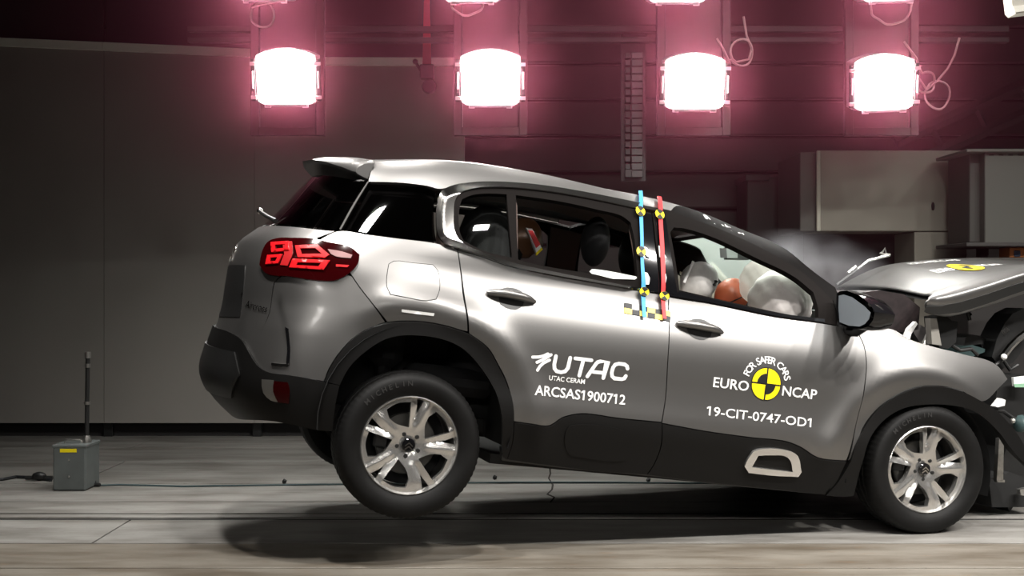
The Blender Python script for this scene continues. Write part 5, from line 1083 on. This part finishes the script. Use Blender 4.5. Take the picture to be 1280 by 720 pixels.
t, hp, hd = dummy('crash test dummy with round red-brown painted head bent low beside the airbag', (p2[0], p2[2]), 1.0, M['skino'], M['redcloth'], .9, .17, hips=(p2[0]-.40, .66))
MB().tube([(hp[0]+.09*math.cos(a)*.95-.0, hp[1]-.083*abs(math.sin(a*1)), hp[2]+.05*math.cos(a)-.02) for a in [math.pi*i/12 for i in range(13)]], .004, n=6).build('head_seam', M['black'], hd)
t, hp, hd = dummy('dark brown child dummy with red head sticker in the rear seat', (p3[0], p3[2]), .92, M['skinb'], mat('dark_child_clothes', (.03, .03, .035), .8), .1, -.33, hips=(p3[0]-.10, .72))
q = [(hp[0]-.02, 0, hp[2]+.045), (hp[0]+.012, 0, hp[2]+.045), (hp[0]+.075, 0, hp[2]-.045), (hp[0]+.05, 0, hp[2]-.075)]
MB().prism([(p[0], hp[1]-.090, p[2]) for p in q], (0, .03, 0)).build('sticker_border', M['white'], hd, smooth=False)
cx_ = sum(p[0] for p in q)/4; cz_ = sum(p[2] for p in q)/4
MB().prism([(cx_+(p[0]-cx_)*.8, hp[1]-.094, cz_+(p[2]-cz_)*.72+.004) for p in q], (0, .03, 0)).build('red_sticker', M['red'], hd, smooth=False)
MB().prism([(hp[0]+.05, hp[1]-.092, hp[2]-.075), (hp[0]+.076, hp[1]-.092, hp[2]-.045), (hp[0]+.085, hp[1]-.085, hp[2]-.055), (hp[0]+.055, hp[1]-.085, hp[2]-.09)], (0, .02, 0)).build('yellow_sticker', M['yellow'], hd, smooth=False)

# ------------------------------------------------------------ flying scraps, lamp glare volume and smoke
for i, (pt, lb) in enumerate((([(3.1363, 0.3, 1.6512)][0], 'twisted pale scrap of wiper flying above the raised bonnet'), ([(2.8581, -0.2, 1.2905)][0], 'small white fragment in the air beside the door mirror'))):
    w_ = to_world(pt); o = MB().tube([(-.03, 0, 0), (-.01, .01, .01), (.0, 0, .035), (.012, .01, .002), (.035, 0, -.006), (-.02, .01, -.002)], .006, n=6).build('flying_scrap', M['alu'], loc=w_) if i == 0 else MB().tube([(-.012, 0, -.012), (.012, .005, .014)], .008, n=6).build('flying_scrap', M['white'], loc=w_)
    tag(o, lb, 'debris', 'scraps flying from the crash')
def volume(name, a, b, dens, col, noise=None, aniso=0.):
    o = MB().box(a, b, bev=.001).build(name, None, smooth=False); m = bpy.data.materials.new(name); m.use_nodes = True; nt = m.node_tree; nt.nodes.clear()
    out = nt.nodes.new('ShaderNodeOutputMaterial'); vs_ = nt.nodes.new('ShaderNodeVolumeScatter'); vs_.inputs['Color'].default_value = (*col, 1); vs_.inputs['Density'].default_value = dens
    vs_.inputs['Anisotropy'].default_value = aniso
    if noise: noise(nt, vs_)
    nt.links.new(vs_.outputs[0], out.inputs['Volume']); o.data.materials.append(m); o['kind'] = 'stuff'; return o
def glare_n(nt, vs_):             # added red volume imitating lens glare round the lamps, thinning out downwards
    g = nt.nodes.new('ShaderNodeNewGeometry'); sx = nt.nodes.new('ShaderNodeSeparateXYZ'); nt.links.new(g.outputs['Position'], sx.inputs[0])
    r = nt.nodes.new('ShaderNodeMapRange'); r.interpolation_type = 'SMOOTHSTEP'; r.inputs['From Min'].default_value = .8; r.inputs['From Max'].default_value = 2.9; r.inputs['To Max'].default_value = GLARE
    nt.links.new(sx.outputs['Z'], r.inputs['Value']); nt.links.new(r.outputs[0], vs_.inputs['Density'])
GLARE = .042
hz = volume('lamp_glare', (-5.5, 7.4, .8), (5.5, 9.1, 5.2), GLARE, (.95, .22, .35), glare_n, .72)
hz['label'] = 'added thin reddish volume imitating lens glare round the flood lamps'
def smoke_n(nt, vs_):
    tc = nt.nodes.new('ShaderNodeTexCoord'); n = nt.nodes.new('ShaderNodeTexNoise'); n.inputs['Scale'].default_value = 3.2; n.inputs['Detail'].default_value = 4
    nt.links.new(tc.outputs['Object'], n.inputs['Vector'])
    g = nt.nodes.new('ShaderNodeTexGradient'); g.gradient_type = 'SPHERICAL'
    mp = nt.nodes.new('ShaderNodeMapping'); c = to_world((2.45, .25, 1.42)); mp.inputs['Location'].default_value = (-c.x/.62, -c.y/.6, -c.z/.30); mp.inputs['Scale'].default_value = (1/.62, 1/.6, 1/.30)
    nt.links.new(tc.outputs['Object'], mp.inputs['Vector']); nt.links.new(mp.outputs[0], g.inputs['Vector'])
    r = nt.nodes.new('ShaderNodeMapRange'); r.inputs['From Min'].default_value = .42; r.inputs['From Max'].default_value = .7; r.inputs['To Max'].default_value = 1.6
    nt.links.new(n.outputs['Fac'], r.inputs['Value']); mu = nt.nodes.new('ShaderNodeMath'); mu.operation = 'MULTIPLY'
    nt.links.new(r.outputs[0], mu.inputs[0]); nt.links.new(g.outputs['Fac'], mu.inputs[1]); nt.links.new(mu.outputs[0], vs_.inputs['Density'])
c = to_world((2.45, .25, 1.42))
sm = volume('smoke', (c.x-.6, c.y-.55, c.z-.28), (c.x+.6, c.y+.55, c.z+.29), 1., (.85, .85, .9), smoke_n); sm['label'] = 'grey smoke drifting up between the windscreen and the bonnet'
